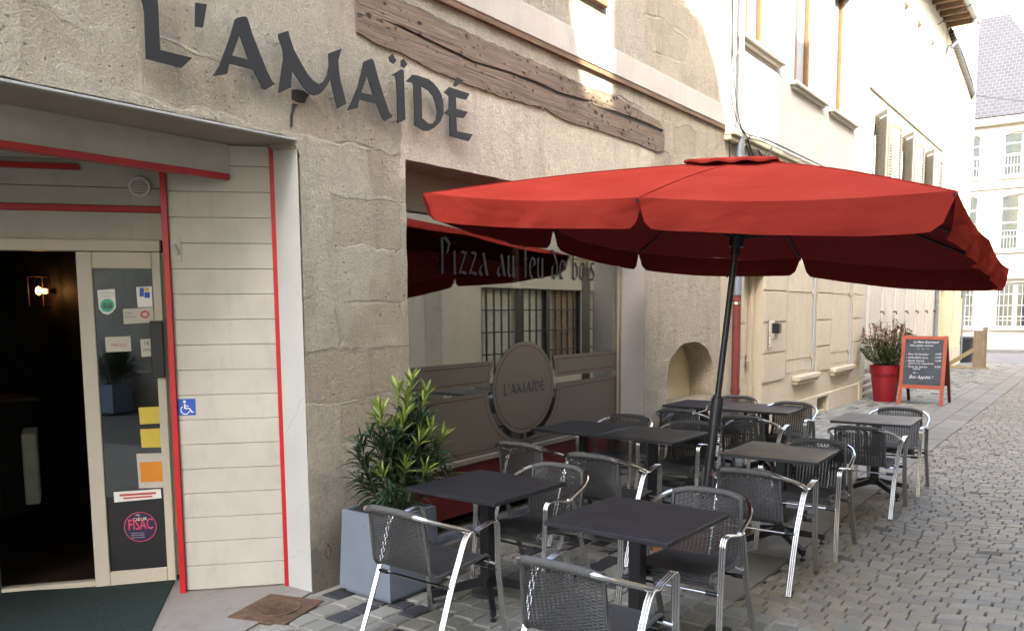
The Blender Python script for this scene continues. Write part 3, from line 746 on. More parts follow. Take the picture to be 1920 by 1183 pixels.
# "Pizza au feu de bois": broad-nib strokes
pz = MB(); NB = (0.014, 0.008)
def glyph(ch, x, z, s):
    G_ = {'P': ([[(0.0, .92), (.12, 1.0), (.14, .55), (.12, 0)], [(.02, .95), (.25, 1.02), (.45, .85), (.35, .6), (.16, .48)]], .52),
     'i': ([[(0.02, .60), (.08, .66), (.08, .05), (.12, 0)], [(.08, .88), (.14, .94)]], .24),
     'z': ([[(0, .60), (.12, .66), (.32, .62), (.02, .03), (.14, .08), (.34, .02)]], .42),
     'a': ([[(.10, .62), (.22, .66), (.36, .08), (.42, .02)], [(.28, .38), (.10, .30), (.02, .12), (.12, .0), (.32, .14)]], .48),
     'u': ([[(0, .60), (.06, .66), (.04, .12), (.12, .0), (.28, .12)], [(.30, .66), (.30, .06), (.36, 0)]], .44),
     'f': ([[(.30, .98), (.20, 1.02), (.12, .90), (.12, .0)], [(0, .56), (.28, .62)]], .30),
     'e': ([[(.08, .34), (.30, .42), (.28, .60), (.14, .66), (.03, .40), (.06, .10), (.18, .0), (.32, .08)]], .40),
     'd': ([[(.02, .96), (.16, .86), (.36, .50), (.34, .12), (.20, .0), (.04, .14), (.06, .42), (.24, .56)]], .44),
     'b': ([[(.04, 1.0), (.08, .9), (.07, .08), (.20, .0), (.36, .16), (.34, .46), (.20, .60), (.09, .48)]], .44),
     'o': ([[(.20, .64), (.05, .48), (.04, .16), (.18, 0), (.34, .16), (.34, .48), (.20, .64)]], .42),
     's': ([[(.30, .60), (.14, .64), (.06, .48), (.28, .22), (.18, .02), (.02, .06)]], .38)}
    st_, w = G_[ch]
    for q in st_: stroke(pz, [(x+a*s, z+b*s) for a, b in q], 0, ll, nib=NB)
    return w*s
cx = 4.99
for wd in ('Pizza', 'au', 'feu', 'de', 'bois'):
    pz = MB()
    for ch in wd: cx += glyph(ch, cx, 2.10, 0.285)*1.12
    cx += 0.10
    pz.build('window_lettering', M['film_letter'], wf)
q = MB(); q.box(7.944, 7.9525, D+0.001, GY-0.036, -0.01, 2.855); q.box(7.9526, 8.06, D-0.004, D-0.0005, -0.01, 2.93) if False else None; q.build('window_reveal', M['reveal_grey'], b1)
# dark room behind the window
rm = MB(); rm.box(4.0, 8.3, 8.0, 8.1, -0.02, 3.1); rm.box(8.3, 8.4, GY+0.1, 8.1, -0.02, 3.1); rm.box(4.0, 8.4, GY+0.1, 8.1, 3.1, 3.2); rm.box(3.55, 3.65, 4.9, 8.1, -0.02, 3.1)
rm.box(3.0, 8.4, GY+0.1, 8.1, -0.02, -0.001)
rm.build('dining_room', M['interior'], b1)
# inner faces either side of the window so no light leaks in
il = MB(); il.box(3.66, 4.24, D+0.33, D+0.42, -0.02, 3.1); il.box(8.0, 8.44, D+0.33, D+0.42, -0.02, 3.1); il.box(3.66, 8.44, D+0.36, D+0.42, 2.91, 3.1)
il.build('inner_lining', M['interior'], b1)

# --- entrance: reveal, boards, trims, soffit, canopy box
rv = MB(); rv.add([(3.345, 4.085, 0), (3.345, 4.085, 2.853), (3.335, 4.335, 2.853), (3.335, 4.335, 0)], [(0, 1, 2, 3)])
rv.box(3.336, 3.40, 4.336, 4.40, 0, 2.853); rv.build('reveal', M['reveal'], b1)
so_ = MB(); so_.box(-3, 3.335, D+0.02, D+0.45, 2.835, 2.853); so_.box(-3, 3.33, D+0.45, 6.6, 2.836, 2.852); so_.build('soffit', M['soffit'], b1)
sd = MB(); sd.box(-3, 3.335, D-0.012, D+0.02, 2.832, 2.846, bev=0.003); sd.build('soffit_edge', M['reveal'], b1)
MBD = Matrix.Translation((3.335, 4.335, 0)) @ Matrix.Rotation(R(-43), 4, 'Z')
bo = MB(MBD); z = 0.012; k = 0
while z < 2.83:
    z1 = min(z+0.1585, 2.832); bo.box(-0.621, -0.005, 0.0, 0.02, z+0.0015, z1-0.0015, bev=0.0015); z = z1
bo.box(-0.62, -0.006, 0.0205, 0.03, 0, 2.832)
clad = bo.build('cladding', M['cream_board'], b1)
tr_ = MB(MBD); tr_.box(-0.004, 0.034, -0.022, 0.02, 0.0, 2.832, bev=0.002); tr_.build('red_trim', M['red_trim'], b1)
tr_ = MB(MBD); tr_.box(-0.657, -0.622, -0.025, 0.06, -0.015, 2.70, bev=0.002); tr_.build('red_trim', M['red_trim'], b1)
pl = MB(MBD); pl.box(-0.615, -0.555, -0.008, -0.001, 2.12, 2.26); pl.tube([(-0.595, -0.014, 2.22), (-0.57, -0.014, 2.16)], 0.012, 8); pl.build('cover_plate', M['cream_board'], b1)
# return between boards and door
rt = MB(); rt.add([(2.86, 4.80, 0), (2.86, 4.80, 2.83), (3.02, 5.03, 2.83), (3.02, 5.03, 0)], [(0, 1, 2, 3)]); rt.build('return_panel', M['cream_board'], b1)
# canopy box parallel to the street
cb = MB(); cb.box(-3, 3.150, 4.50, 4.512, 2.655, 2.834); cb.box(-3, 3.152, 4.494, 4.5, 2.655, 2.668); cb.box(-3, 3.148, 4.513, 4.60, 2.645, 2.66)
cb.build('canopy_box', M['cream_board'], b1)
cr = MB(); cr.box(-3, 3.140, 4.482, 4.515, 2.618, 2.654, bev=0.002); cr.box(-3, 2.93, 4.602, 4.615, 2.630, 2.66); cr.build('canopy_trim', M['red_trim'], b1)
cl = MB(); cl.box(-3, 3.0, 4.516, 4.60, 2.632, 2.643); cl.build('canopy_underside', M['reveal'], b1)

# --- entrance door assembly in its own plane
MD = Matrix.Translation((2.99, 5.05, 0)) @ Matrix.Rotation(R(-38), 4, 'Z')
dw = MB(MD); z = 2.485
for z1 in (2.60, 2.765, 2.835): dw.box(-3.2, 0.03, -0.0, 0.02, z+0.002, z1-0.002, bev=0.002); z = z1
dw.box(-3.2, 0.03, 0.0, 0.02, 2.27, 2.443); dw.build('transom_boards', M['cream_board'], b1)
dr = MB(MD); dr.box(-3.2, 0.02, -0.02, 0.02, 2.445, 2.483, bev=0.002); dr.box(-3.2, -0.45, -0.03, -0.001, 2.70, 2.735, bev=0.002); dr.build('red_trim', M['red_trim'], b1)
df = MB(MD); df.box(-3.2, 0.0, -0.03, 0.06, 2.195, 2.268, bev=0.004); df.box(-3.2, -0.50, 0.0, 0.06, -0.01, 0.035, bev=0.003)
df.box(-0.03, 0.03, 0.0, 0.06, 0.03, 2.19)
df.box(-2.35, -2.27, 0.0, 0.06, 0.036, 2.19)
df.build('door_frame', M['white_pvc'], b1)
door = MB(MD)
door.box(-0.495, -0.405, -0.045, -0.003, 0.0, 2.19, bev=0.004); door.box(-0.052, 0.0, -0.045, -0.003, 0.0, 2.19, bev=0.004)
door.box(-0.404, -0.053, -0.044, -0.004, 2.085, 2.19, bev=0.004); door.box(-0.404, -0.053, -0.044, -0.004, 0.0, 0.10, bev=0.004)
dl = door.build('sliding_door', M['white_pvc'], b1)
dg = MB(MD); dg.box(-0.404, -0.053, -0.026, -0.020, 0.10, 2.085); dg.build('door_pane', M['door_glass'], dl)
dk = MB(MD); dk.box(-0.402, -0.055, -0.0265, -0.0262, 0.10, 0.60); dk.build('dark_film', M['black_metal'], dl)
FD = lambda x, y, z: MD @ Vector((x, y, z))
# stickers; (X, Y) from the close-up of the pane: x 50..290 over the pane, y 35..1160
def SX(X, Y):                                          # photo px -> local coords on the door plane
    px, py = 150+X/1.97, 480+Y/1.972
    d = _f + _r*((px-960)/F_) + _u*((PPY-py)/F_); inv = MD.inverted()
    o = inv @ Vector((0, 0, CH)); dd = inv.to_3x3() @ d; t = (-0.0275-o.y)/dd.y
    return (o.x+dd.x*t, o.z+dd.z*t)
def sticker(name, pts, mat, dy=0.0): 
    mb = MB(); mb.prism([[SX(*p) for p in pts]], -0.0278-dy, -0.0272-dy, frame=FD, back=False); return mb.build(name, M[mat], dl)
sticker('sticker', [(64, 126), (128, 122), (133, 190), (120, 208), (104, 217), (84, 212), (70, 195)], 'white')
c_ = [(101+26*math.cos(a), 183+25*math.sin(a)) for a in [i*2*math.pi/24 for i in range(24)]]
sticker('sticker', c_, 'green_s', 0.0006)
ow = MB()
for ex in (92, 111):
    stroke(ow, [SX(ex+7*math.cos(a), 186+7*math.sin(a)) for a in [i*2*math.pi/16 for i in range(17)]], 0.007, -0.029, FD)
    stroke(ow, [SX(ex+2*math.cos(a), 186+2*math.sin(a)) for a in [i*2*math.pi/8 for i in range(9)]], 0.006, -0.0292, FD)
stroke(ow, [SX(*p) for p in ((82, 176), (93, 173), (102, 176), (110, 173), (121, 176))], 0.004, -0.0292, FD)
stroke(ow, [SX(*p) for p in ((99, 192), (102, 197), (105, 192))], 0.004, -0.0292, FD)
p0 = SX(97, 139); put_text(ow, 'Nous sommes sur', p0[0], p0[1], 0.011, -0.029, FD, center=True)
p0 = SX(98, 150); put_text(ow, 'Tripadvisor', p0[0], p0[1], 0.011, -0.029, FD, center=True)
ow.build('sticker_print', M['dark_print'], dl)
sticker('sticker', [(207, 115), (265, 112), (268, 188), (213, 190)], 'white')
sticker('sticker', [(220, 118), (236, 118), (236, 150), (220, 150)], 'blue', 0.0005); sticker('sticker', [(238, 118), (256, 118), (256, 130), (238, 130)], 'yellow', 0.0005); sticker('sticker', [(238, 134), (258, 134), (258, 155), (238, 155)], 'blue', 0.0005)
sticker('notice', [(158, 196), (270, 190), (274, 245), (162, 252)], 'paper'); 
sticker('notice', [(92, 300), (186, 296), (190, 352), (96, 355)], 'paper')
sticker('notice', [(222, 308), (268, 305), (273, 370), (228, 373)], 'paper'); sticker('notice', [(216, 560), (296, 556), (300, 618), (222, 622)], 'yellow')
sticker('notice', [(222, 640), (300, 636), (304, 706), (228, 708)], 'yellow'); sticker('notice', [(208, 730), (302, 728), (312, 855), (218, 858)], 'paper')
sticker('notice', [(220, 762), (302, 758), (306, 832), (226, 836)], 'orange', 0.0005)
sticker('notice', [(124, 872), (298, 860), (301, 894), (127, 910)], 'white')
tx = MB()
p0 = SX(146, 888); stroke(tx, [SX(146, 884), SX(281, 875)], 0.014, -0.0288, FD); stroke(tx, [SX(160, 895), SX(268, 887)], 0.011, -0.0288, FD)
tx.build('notice_print', M['redprint'], dl); tx = MB()
stroke(tx, [SX(*p) for p in ((226+14*math.cos(a)+14, 216+11*math.sin(a)) for a in [i*2*math.pi/14 for i in range(15)])], 0.012, -0.0288, FD)
tx.build('notice_print', M['redprint'], dl); tx = MB()
p0 = SX(116, 335); put_text(tx, 'MENUS', p0[0], p0[1], 0.028, -0.0288, FD)
tx.build('notice_print', M['redprint'], dl)
tx = MB(); p0 = SX(234, 330); put_text(tx, '1€', p0[0], p0[1], 0.035, -0.0288, FD); p0 = SX(233, 352); put_text(tx, 'MINI', p0[0], p0[1], 0.025, -0.0288, FD)
tx.build('notice_print', M['dark_print'], dl); tx = MB()
p0 = SX(166, 214); put_text(tx, 'Ticket', p0[0], p0[1], 0.018, -0.0288, FD); p0 = SX(164, 227); put_text(tx, 'Restaurant', p0[0], p0[1], 0.016, -0.0288, FD)
tx.build('notice_print', M['dark_print'], dl); tx = MB()
p0 = SX(205, 432); put_text(tx, 'coolino', p0[0], p0[1], 0.040, -0.0288, FD)
tx.build('notice_print', M['dark_print'], dl)
sticker('round_sticker', [(223+60*math.cos(a), 1000+55*math.sin(a)) for a in [i*2*math.pi/40 for i in range(12, 50)]]+[(196, 1055)], 'purple')
rg_ = MB(); stroke(rg_, [SX(223+59*math.cos(a), 1000+54*math.sin(a)) for a in [i*2*math.pi/40 for i in range(41)]], 0.004, -0.0290, FD)
p0 = SX(178, 1013); p1 = SX(270, 1006); put_text(rg_, 'FISAC', p0[0], p0[1], 0.105, -0.0290, FD, wid=(p1[0]-p0[0])); rg_.build('sticker_print', M['pink'], dl)
rg_ = MB(); p0 = SX(195, 979); put_text(rg_, 'CŒUR', p0[0], p0[1], 0.030, -0.0290, FD); p0 = SX(205, 960); put_text(rg_, 'ville', p0[0], p0[1], 0.018, -0.029, FD)
for q_ in range(3):
    p0 = SX(190, 1026+q_*8); put_text(rg_, 'fonds pour le commerce', p0[0], p0[1], 0.008, -0.029, FD)
rg_.build('sticker_print', M['white'], dl)

# black box fixed behind the trim
bx = MB(MD); bx.box(-0.075, 0.0, -0.10, -0.046, 1.38, 1.75, bev=0.004)
tag(bx.build('menu_case', M['black_metal']), 'small black case fixed to the door frame behind the red trim', 'case')
# vent
vt = empty('air_vent', tuple(MD @ Vector((-0.105, -0.002, 2.605))), R(-38), 'round white ventilation grille on the boards above the door', 'vent')
v1 = MB(); v1.add([(0.068*math.cos(2*math.pi*i/32)*k_, y_, 0.068*math.sin(2*math.pi*i/32)*k_) for (k_, y_) in ((1, 0.0), (1, -0.012), (0.94, -0.02), (0.74, -0.02), (0.72, -0.006)) for i in range(32)], [(a*32+i, a*32+(i+1) % 32, (a+1)*32+(i+1) % 32, (a+1)*32+i) for a in range(4) for i in range(32)])
v1.build('rim', M['white_paint'], vt, smooth=True)
v1 = MB()
for i in range(-4, 5):
    zz = i*0.0105; hw = math.sqrt(max(0, 0.049**2-zz**2)); v1.box(-hw, hw, -0.014, -0.008, zz-0.0028, zz+0.0028)
v1.build('slat', M['white_paint'], vt)
v1 = MB(); v1.add([(0.05*math.cos(2*math.pi*i/24), -0.004, 0.05*math.sin(2*math.pi*i/24)) for i in range(24)], [tuple(range(24))]); v1.build('duct', M['interior'], vt)
# wheelchair sign
wc = empty('wheelchair_sign', tuple(MBD @ Vector((-0.566, -0.001, 1.205))), R(-43), 'small square blue sign with white wheelchair symbol on the cream boards', 'sign')
q = MB(); q.box(-0.052, 0.052, -0.003, 0.0, -0.052, 0.052, bev=0.001); q.build('plate', M['blue'], wc)
q = MB()
q.prism([[(-0.012+0.0085*math.cos(a), 0.035+0.0085*math.sin(a)) for a in [i*2*math.pi/16 for i in range(16)]]], -0.0042, -0.0035)
stroke(q, [(-0.012, 0.022), (-0.012, -0.008), (0.016, -0.008), (0.030, -0.034), (0.040, -0.030)], 0.008, -0.0045)
stroke(q, [(-0.012, 0.008), (0.012, 0.008)], 0.006, -0.0047)
stroke(q, arc(-0.010, -0.018, 0.026, 0.026, 125, 345, 18), 0.006, -0.0049)
q.build('symbol', M['white'], wc)
# ring on the stone pillar
RX = 3.455
hk = MB(); hk.tube([(RX, D-0.01, 0.30), (RX, D-0.035, 0.30), (RX, D-0.035, 0.28)], 0.005, 6)
hk.tube([(RX+0.020*math.sin(2*math.pi*i/16), D-0.035, 0.25+0.042*math.cos(2*math.pi*i/16)) for i in range(16)], 0.0045, 6, closed=True)
tag(hk.build('iron_ring', M['rust'], smooth=True), 'small iron ring hanging low on the stone pillar', 'ring')
hk = MB(); hp = W(1013, 203, D-0.03); hk.tube([(hp[0], D, hp[1]+0.02), (hp[0], D-0.05, hp[1]+0.01), (hp[0]+0.01, D-0.06, hp[1]-0.03)], 0.008, 6)
tag(hk.build('iron_hook', M['rust'], smooth=True), 'small rusty hook under the oak beam', 'hook')

# door mat, manhole, grate
mt = MB(); mt.prism([[(2.955, 5.02), (2.393, 4.33), (1.9, 3.72), (0.9, 3.0), (0.4, 6.6), (1.0, 6.9), (2.57, 5.31)]], 0.003, 0.012, frame=lambda x, y, z: Vector((x, z, y)))
tag(mt.build('doormat', M['mat_green']), 'dark green doormat laid in front of the entrance', 'doormat')
mh = empty('manhole_cover', (3.02, 4.02, 0), R(17), 'round rusty manhole cover in a square iron frame beside the boards', 'manhole cover')
q = MB(); q.box(-0.21, 0.21, -0.20, 0.20, -0.01, 0.008, bev=0.003); q.build('frame', M['rust'], mh)
q = MB(); q.lathe([(0.145, 0.008), (0.145, 0.014), (0.138, 0.016), (0.13, 0.013), (0.02, 0.013), (0.015, 0.017), (0.0001, 0.017)], 32, capb=False)
for i in range(-5, 6):
    for j in range(-5, 6):
        if math.hypot(i, j)*0.022 < 0.118: q.box(i*0.022-0.006, i*0.022+0.006, j*0.022-0.006, j*0.022+0.006, 0.013, 0.0165)
q.build('lid', M['rust'], mh)
gr = empty('basement_grate', (0, 0, 0), 0, 'perforated metal grate on a concrete kerb under the shop window', 'grate')
q = MB(); q.box(4.2, 5.75, 3.82, 3.87, -0.02, 0.115, bev=0.008); q.box(4.2, 5.75, 3.87, 4.07, -0.02, 0.085); q.build('kerb', M['concrete'], gr)
q = MB()
for i in range(66):
    x = 4.22+i*0.0228; q.box(x, x+0.008, 3.88, 4.05, 0.094, 0.108)
for j in range(6): q.box(4.21, 5.72, 3.88+j*0.032, 3.888+j*0.032, 0.088, 0.105)
q.build('grating', M['zinc'], gr)

# --- inside the entrance
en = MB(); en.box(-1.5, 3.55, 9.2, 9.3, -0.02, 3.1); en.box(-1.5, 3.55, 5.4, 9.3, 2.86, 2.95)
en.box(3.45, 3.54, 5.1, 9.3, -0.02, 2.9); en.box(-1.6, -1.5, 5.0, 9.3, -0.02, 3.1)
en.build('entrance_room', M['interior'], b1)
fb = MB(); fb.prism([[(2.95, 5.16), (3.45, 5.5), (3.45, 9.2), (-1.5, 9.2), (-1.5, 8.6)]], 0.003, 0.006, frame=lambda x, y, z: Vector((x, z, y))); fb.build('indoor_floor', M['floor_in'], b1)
MI = Matrix.Translation((2.16, 5.70, 0)) @ Matrix.Rotation(R(75), 4, 'Z')
pg = MB(MI); pg.box(0.0, 1.5, 0.0, 0.05, 0.01, 2.19); gpnl = pg.build('green_partition', M['dark_green'], b1)
ra = empty('radiator', (2.76, 6.60, 0.35), R(65), 'white radiator dimly seen inside the entrance', 'radiator')
q = MB()
for i in range(6): q.box(i*0.07, i*0.07+0.055, -0.05, 0.05, 0, 0.55, bev=0.01)
q.build('panel', M['radiator'], ra)
lp = empty('wall_lantern', (3.38, 7.55, 2.00), 0, 'small lit lantern glowing warm inside the doorway', 'lantern')
q = MB(); q.tube([(0, 0.02, -0.02), (0, 0.02, 0.02)], 0.016, 8); q.lathe([(0.001, -0.035), (0.022, -0.02), (0.028, 0.0), (0.018, 0.025), (0.001, 0.04)], 12, c=(-0.06, 0, 0)); q.build('bulb', M['bulb'], lp, smooth=True)
q = MB()
for (a, b) in ((-0.12, -0.06), (-0.12, 0.06), (0.0, -0.06), (0.0, 0.06)): q.tube([(a, b, -0.13), (a, b, 0.12)], 0.006, 6)
q.box(-0.13, 0.01, -0.07, 0.07, 0.12, 0.135); q.box(-0.13, 0.01, -0.07, 0.07, -0.145, -0.13); q.box(0.01, 0.07, -0.02, 0.02, -0.02, 0.02); q.build('cage', M['rust'], lp)
sl_ = MB(); sl_.lathe([(0.02, 0), (0.02, 0.9)], 8, c=(0, 0, 0)); 
ct = empty('bar_counter', (2.75, 7.9, 0), 0, 'dark bar counter in the gloom behind the doorway', 'counter')
q = MB(); q.box(-0.3, 0.6, 0, 0.5, 0.002, 1.02); q.build('body', M['interior'], ct)
q = MB(); q.box(-0.36, 0.65, -0.05, 0.5, 1.021, 1.06, bev=0.008); q.build('top', M['beam2'], ct)
q = MB()
for x in (-0.2, 0.05, 0.3): q.box(x, x+0.008, -0.006, -0.001, 0.05, 1.0)
q.build('edge_strip', M['alu'], ct)


# ------------------------------------------------------------------ second building: cream render with rusticated bands
b2 = empty('cream_house', (0, 0, 0), 0, 'cream rendered house with a recessed narrow door, closed painted shutters and wood-framed upstairs windows', 'building')
w2 = MB()
up = [rect(10.62, 11.85, 5.30, 7.4), rect(12.72, 14.05, 5.16, 7.4), rect(14.72, 16.0, 5.14, 7.4)]
w2.prism([[(10.031, -0.02), (10.81, -0.02), (10.81, 2.28), (11.62, 2.28), (11.62, -0.02), (17.25, -0.02), (17.25, 4.0), (10.031, 4.0)], rect(14.30, 14.95, 0.02, 0.27)], D+0.003, D+0.28, back=False)
w2.build('wall', M['cream'], b2)
w2 = MB(); w2.prism([[(10.031, 4.0), (17.25, 4.0), (17.25, 8.9), (10.031, 8.9)]]+up, D+0.003, D+0.34, back=False); w2.build('upper_wall', M['grey_wall'], b2)
q = MB(); q.box(10.04, 17.25, D+0.6, 12, -0.02, 8.9); q.build('rear_volume', M['cream_dark'], b2)
zs = [0.345, 0.72, 1.15, 1.60, 2.06, 2.52, 2.98, 3.44, 3.86]
for (xa, xb) in ((10.50, 10.80), (11.63, 12.60), (14.22, 15.05), (16.58, 16.86), (16.875, 17.25)):
    q = MB()
    for i in range(len(zs)-1):
        if i == 0 and xa > 11.6: continue
        q.box(xa, xb, D-0.020, D+0.0029, zs[i]+0.014, zs[i+1]-0.010, bev=0.004)
    q.build('rusticated_course', M['cream'], b2)
q = MB(); q.box(11.63, 14.29, D-0.035, D+0.0029, -0.02, 0.325, bev=0.01); q.box(14.96, 17.24, D-0.035, D+0.0029, -0.02, 0.325, bev=0.01); q.box(14.29, 14.96, D-0.035, D+0.0029, 0.27, 0.325, bev=0.01); q.box(10.50, 10.80, D-0.035, D+0.0029, -0.02, 0.325, bev=0.01)
q.box(16.98, 17.26, D-0.07, D-0.0355, -0.02, 0.36, bev=0.01)
q.build('plinth', M['cream'], b2)
q = MB(); q.box(14.3, 14.95, D+0.15, D+0.2, -0.02, 0.3); q.build('cellar_vent', M['interior'], b2)
q = MB(); q.box(10.04, 17.25, D-0.09, D+0.0029, 3.90, 3.96, bev=0.008); q.box(10.04, 17.25, D-0.13, D+0.0028, 3.961, 4.05, bev=0.012); q.build('cornice', M['cream_dark'], b2)
# door
q = MB(); q.box(10.81, 11.62, D+0.19, D+0.24, 0.0, 2.28); 
for (za, zb_) in ((0.15, 0.7), (0.8, 1.5), (1.6, 2.1)): q.box(10.92, 11.40, D+0.178, D+0.1899, za, zb_, bev=0.008)
q.box(11.50, 11.62, D+0.13, D+0.1899, 0.0, 2.28, bev=0.006)
dr2 = q.build('door', M['cream'], b2)
q = MB(); q.tube([(11.44, D+0.17, 1.05), (11.44, D+0.13, 1.05), (11.36, D+0.13, 1.05)], 0.01, 6); q.box(11.425, 11.455, D+0.17, D+0.177, 0.95, 1.15); q.build('handle', M['alu'], dr2)
q = MB(); q.box(10.90, 10.99, D+0.13, D+0.177, 1.36, 1.58, bev=0.01); q.build('black_knocker', M['black_metal'], dr2)
# shutters of the two ground floor windows
def shut(x0, x1):
    q = MB(); n = 4; w = (x1-x0)/n
    for i in range(n): q.box(x0+i*w+0.004, x0+(i+1)*w-0.004, D-0.006, D+0.0025, 0.80, 2.9, bev=0.004)
    sh = q.build('shutter', M['cream'], b2)
    h = MB()
    for z in (1.02, 2.08):
        h.box(x0+0.04, x1-0.06, D-0.014, D-0.0065, z-0.012, z+0.012, bev=0.002); h.box(x1-0.10, x1-0.02, D-0.030, D-0.0145, z-0.05, z+0.05, bev=0.006)
    h.build('hinge', M['cream_dark'], sh)
    q = MB(); q.box(x1+0.002, x1+0.13, D-0.030, D+0.0025, 0.75, 2.9, bev=0.012); q.build('shutter_post', M['reveal'], b2)
shut(12.66, 13.98); shut(15.12, 16.35)
for (xa, xb) in ((12.98, 14.18), (15.10, 16.45)):
    q = MB(); q.box(xa, xb, D-0.12, D+0.0025, 0.66, 0.74, bev=0.012); q.box(xa+0.03, xb-0.03, D-0.085, D+0.0024, 0.60, 0.659, bev=0.012); q.build('window_sill', M['cream_dark'], b2)
for i, (xa, xb, za) in enumerate(((10.62, 11.85, 5.30), (12.72, 14.05, 5.16), (14.72, 16.0, 5.14))):
    f = MB(); f.box(xa, xb, D+0.20, D+0.26, za, za+0.09, bev=0.005)
    for x in (xa, (xa+xb)/2-0.04, xb-0.08): f.box(x, x+0.08, D+0.195, D+0.26, za+0.091, 7.4, bev=0.005)
    wf_ = f.build('window', M['wood_win'], b2)
    p = MB(); p.box(xa+0.08, xb-0.08, D+0.23, D+0.24, za+0.09, 7.4); p.build('pane', M['far_glass'], wf_)
    c = MB(); c.box(xa+0.02, xb-0.02, D+0.31, D+0.318, za, 7.4); c.build('curtain', M['curtain'], wf_)
    s_ = MB(); s_.box(xa-0.18, xb+0.18, D-0.10, D+0.15, za-0.06, za-0.003, bev=0.008); s_.box(xa-0.12, xb+0.12, D-0.06, D+0.0025, za-0.10, za-0.0605, bev=0.01); s_.build('sill', M['white_stone'], wf_)
ic = empty('door_intercom', (11.93, D-0.014, 1.46), 0, 'silver keypad intercom panel with a black camera beside the cream door', 'intercom')
q = MB(); q.box(-0.17, -0.04, -0.022, 0, -0.24, 0.18, bev=0.004); q.box(-0.035, 0.10, -0.018, 0, -0.10, 0.18, bev=0.004); q.build('plate', M['alu'], ic)
q = MB()
for i in range(3):
    for j in range(4): q.box(-0.15+i*0.034, -0.128+i*0.034, -0.028, -0.0225, -0.20+j*0.036, -0.178+j*0.036, bev=0.002)
q.build('button', M['white_paint'], ic)
q = MB(); q.box(0.11, 0.24, -0.075, 0, -0.02, 0.13, bev=0.01); q.build('camera_box', M['black_metal'], ic)

# downpipe between the two houses
dp = empty('downpipe', (10.36, D-0.09, 0), 0, 'tall rainwater pipe beside the restaurant corner, red-brown at the bottom and grey above', 'pipe')
q = MB(); q.tube([(0, 0, 0.02), (0, 0, 1.98)], 0.055, 14); q.tube([(0, 0, 0.70), (0, 0, 0.76)], 0.064, 14); q.build('lower_pipe', M['pipe_red'], dp, smooth=True)
q = MB(); q.tube([(0, 0, 1.981), (0, 0, 2.4)], 0.06, 14); q.build('white_sleeve', M['zinc'], dp, smooth=True)
q = MB(); q.tube([(0, 0, 2.401), (0, 0, 4.18)], 0.055, 14); q.build('upper_pipe', M['zinc'], dp, smooth=True)
q = MB(); q.tube([(-0.0, 0.0, 4.181), (-0.0, 0.02, 9.0)], 0.036, 12)
for z in (5.0, 6.4, 7.8): q.tube([(0, 0.01, z), (0, 0.01, z+0.05)], 0.045, 12)
q.build('thin_pipe', M['zinc'], dp, smooth=True)
for z in (0.55, 1.86):
    q = MB(); q.tube([(0, 0, z), (0, 0, z+0.03)], 0.062, 14); q.box(-0.01, 0.01, 0.04, 0.10, z, z+0.03); q.build('bracket', M['alu'], dp)
cab = MB()
def cable(pts, r=0.008): cab.tube(smooth_path(pts, 5), r, 5)
cable([(10.14, D-0.03, 9), (10.15, D-0.04, 7.2), (10.13, D-0.03, 6.2), (10.16, D-0.035, 5.2), (10.12, D-0.05, 4.5), (10.20, D-0.11, 4.15), (10.42, D-0.16, 4.02), (11.2, D-0.15, 4.075), (12.5, D-0.15, 4.075), (15, D-0.15, 4.07), (17.2, D-0.15, 4.07)])
cable([(10.18, D-0.03, 9), (10.20, D-0.045, 7.2), (10.18, D-0.03, 5.8), (10.19, D-0.04, 4.9), (10.24, D-0.11, 4.2), (10.5, D-0.16, 3.97), (11.2, D-0.155, 4.06), (17.2, D-0.16, 4.06)])
cable([(10.1, D-0.04, 4.06), (10.12, D-0.05, 3.6), (10.14, D-0.04, 3.0), (10.11, D-0.05, 2.2)], 0.012)
cable([(10.5, D-0.12, 4.0), (10.7, D-0.16, 3.75), (10.9, D-0.12, 3.9), (11.1, D-0.16, 3.8), (11.4, D-0.14, 4.0)], 0.012)
cable([(10.5, D-0.12, 3.9), (10.8, D-0.16, 3.62), (11.2, D-0.14, 3.9)], 0.012)
tag(cab.build('facade_cables', M['cable'], smooth=True), 'bundle of black cables clipped along the facade beside the rainwater pipe', 'cable')

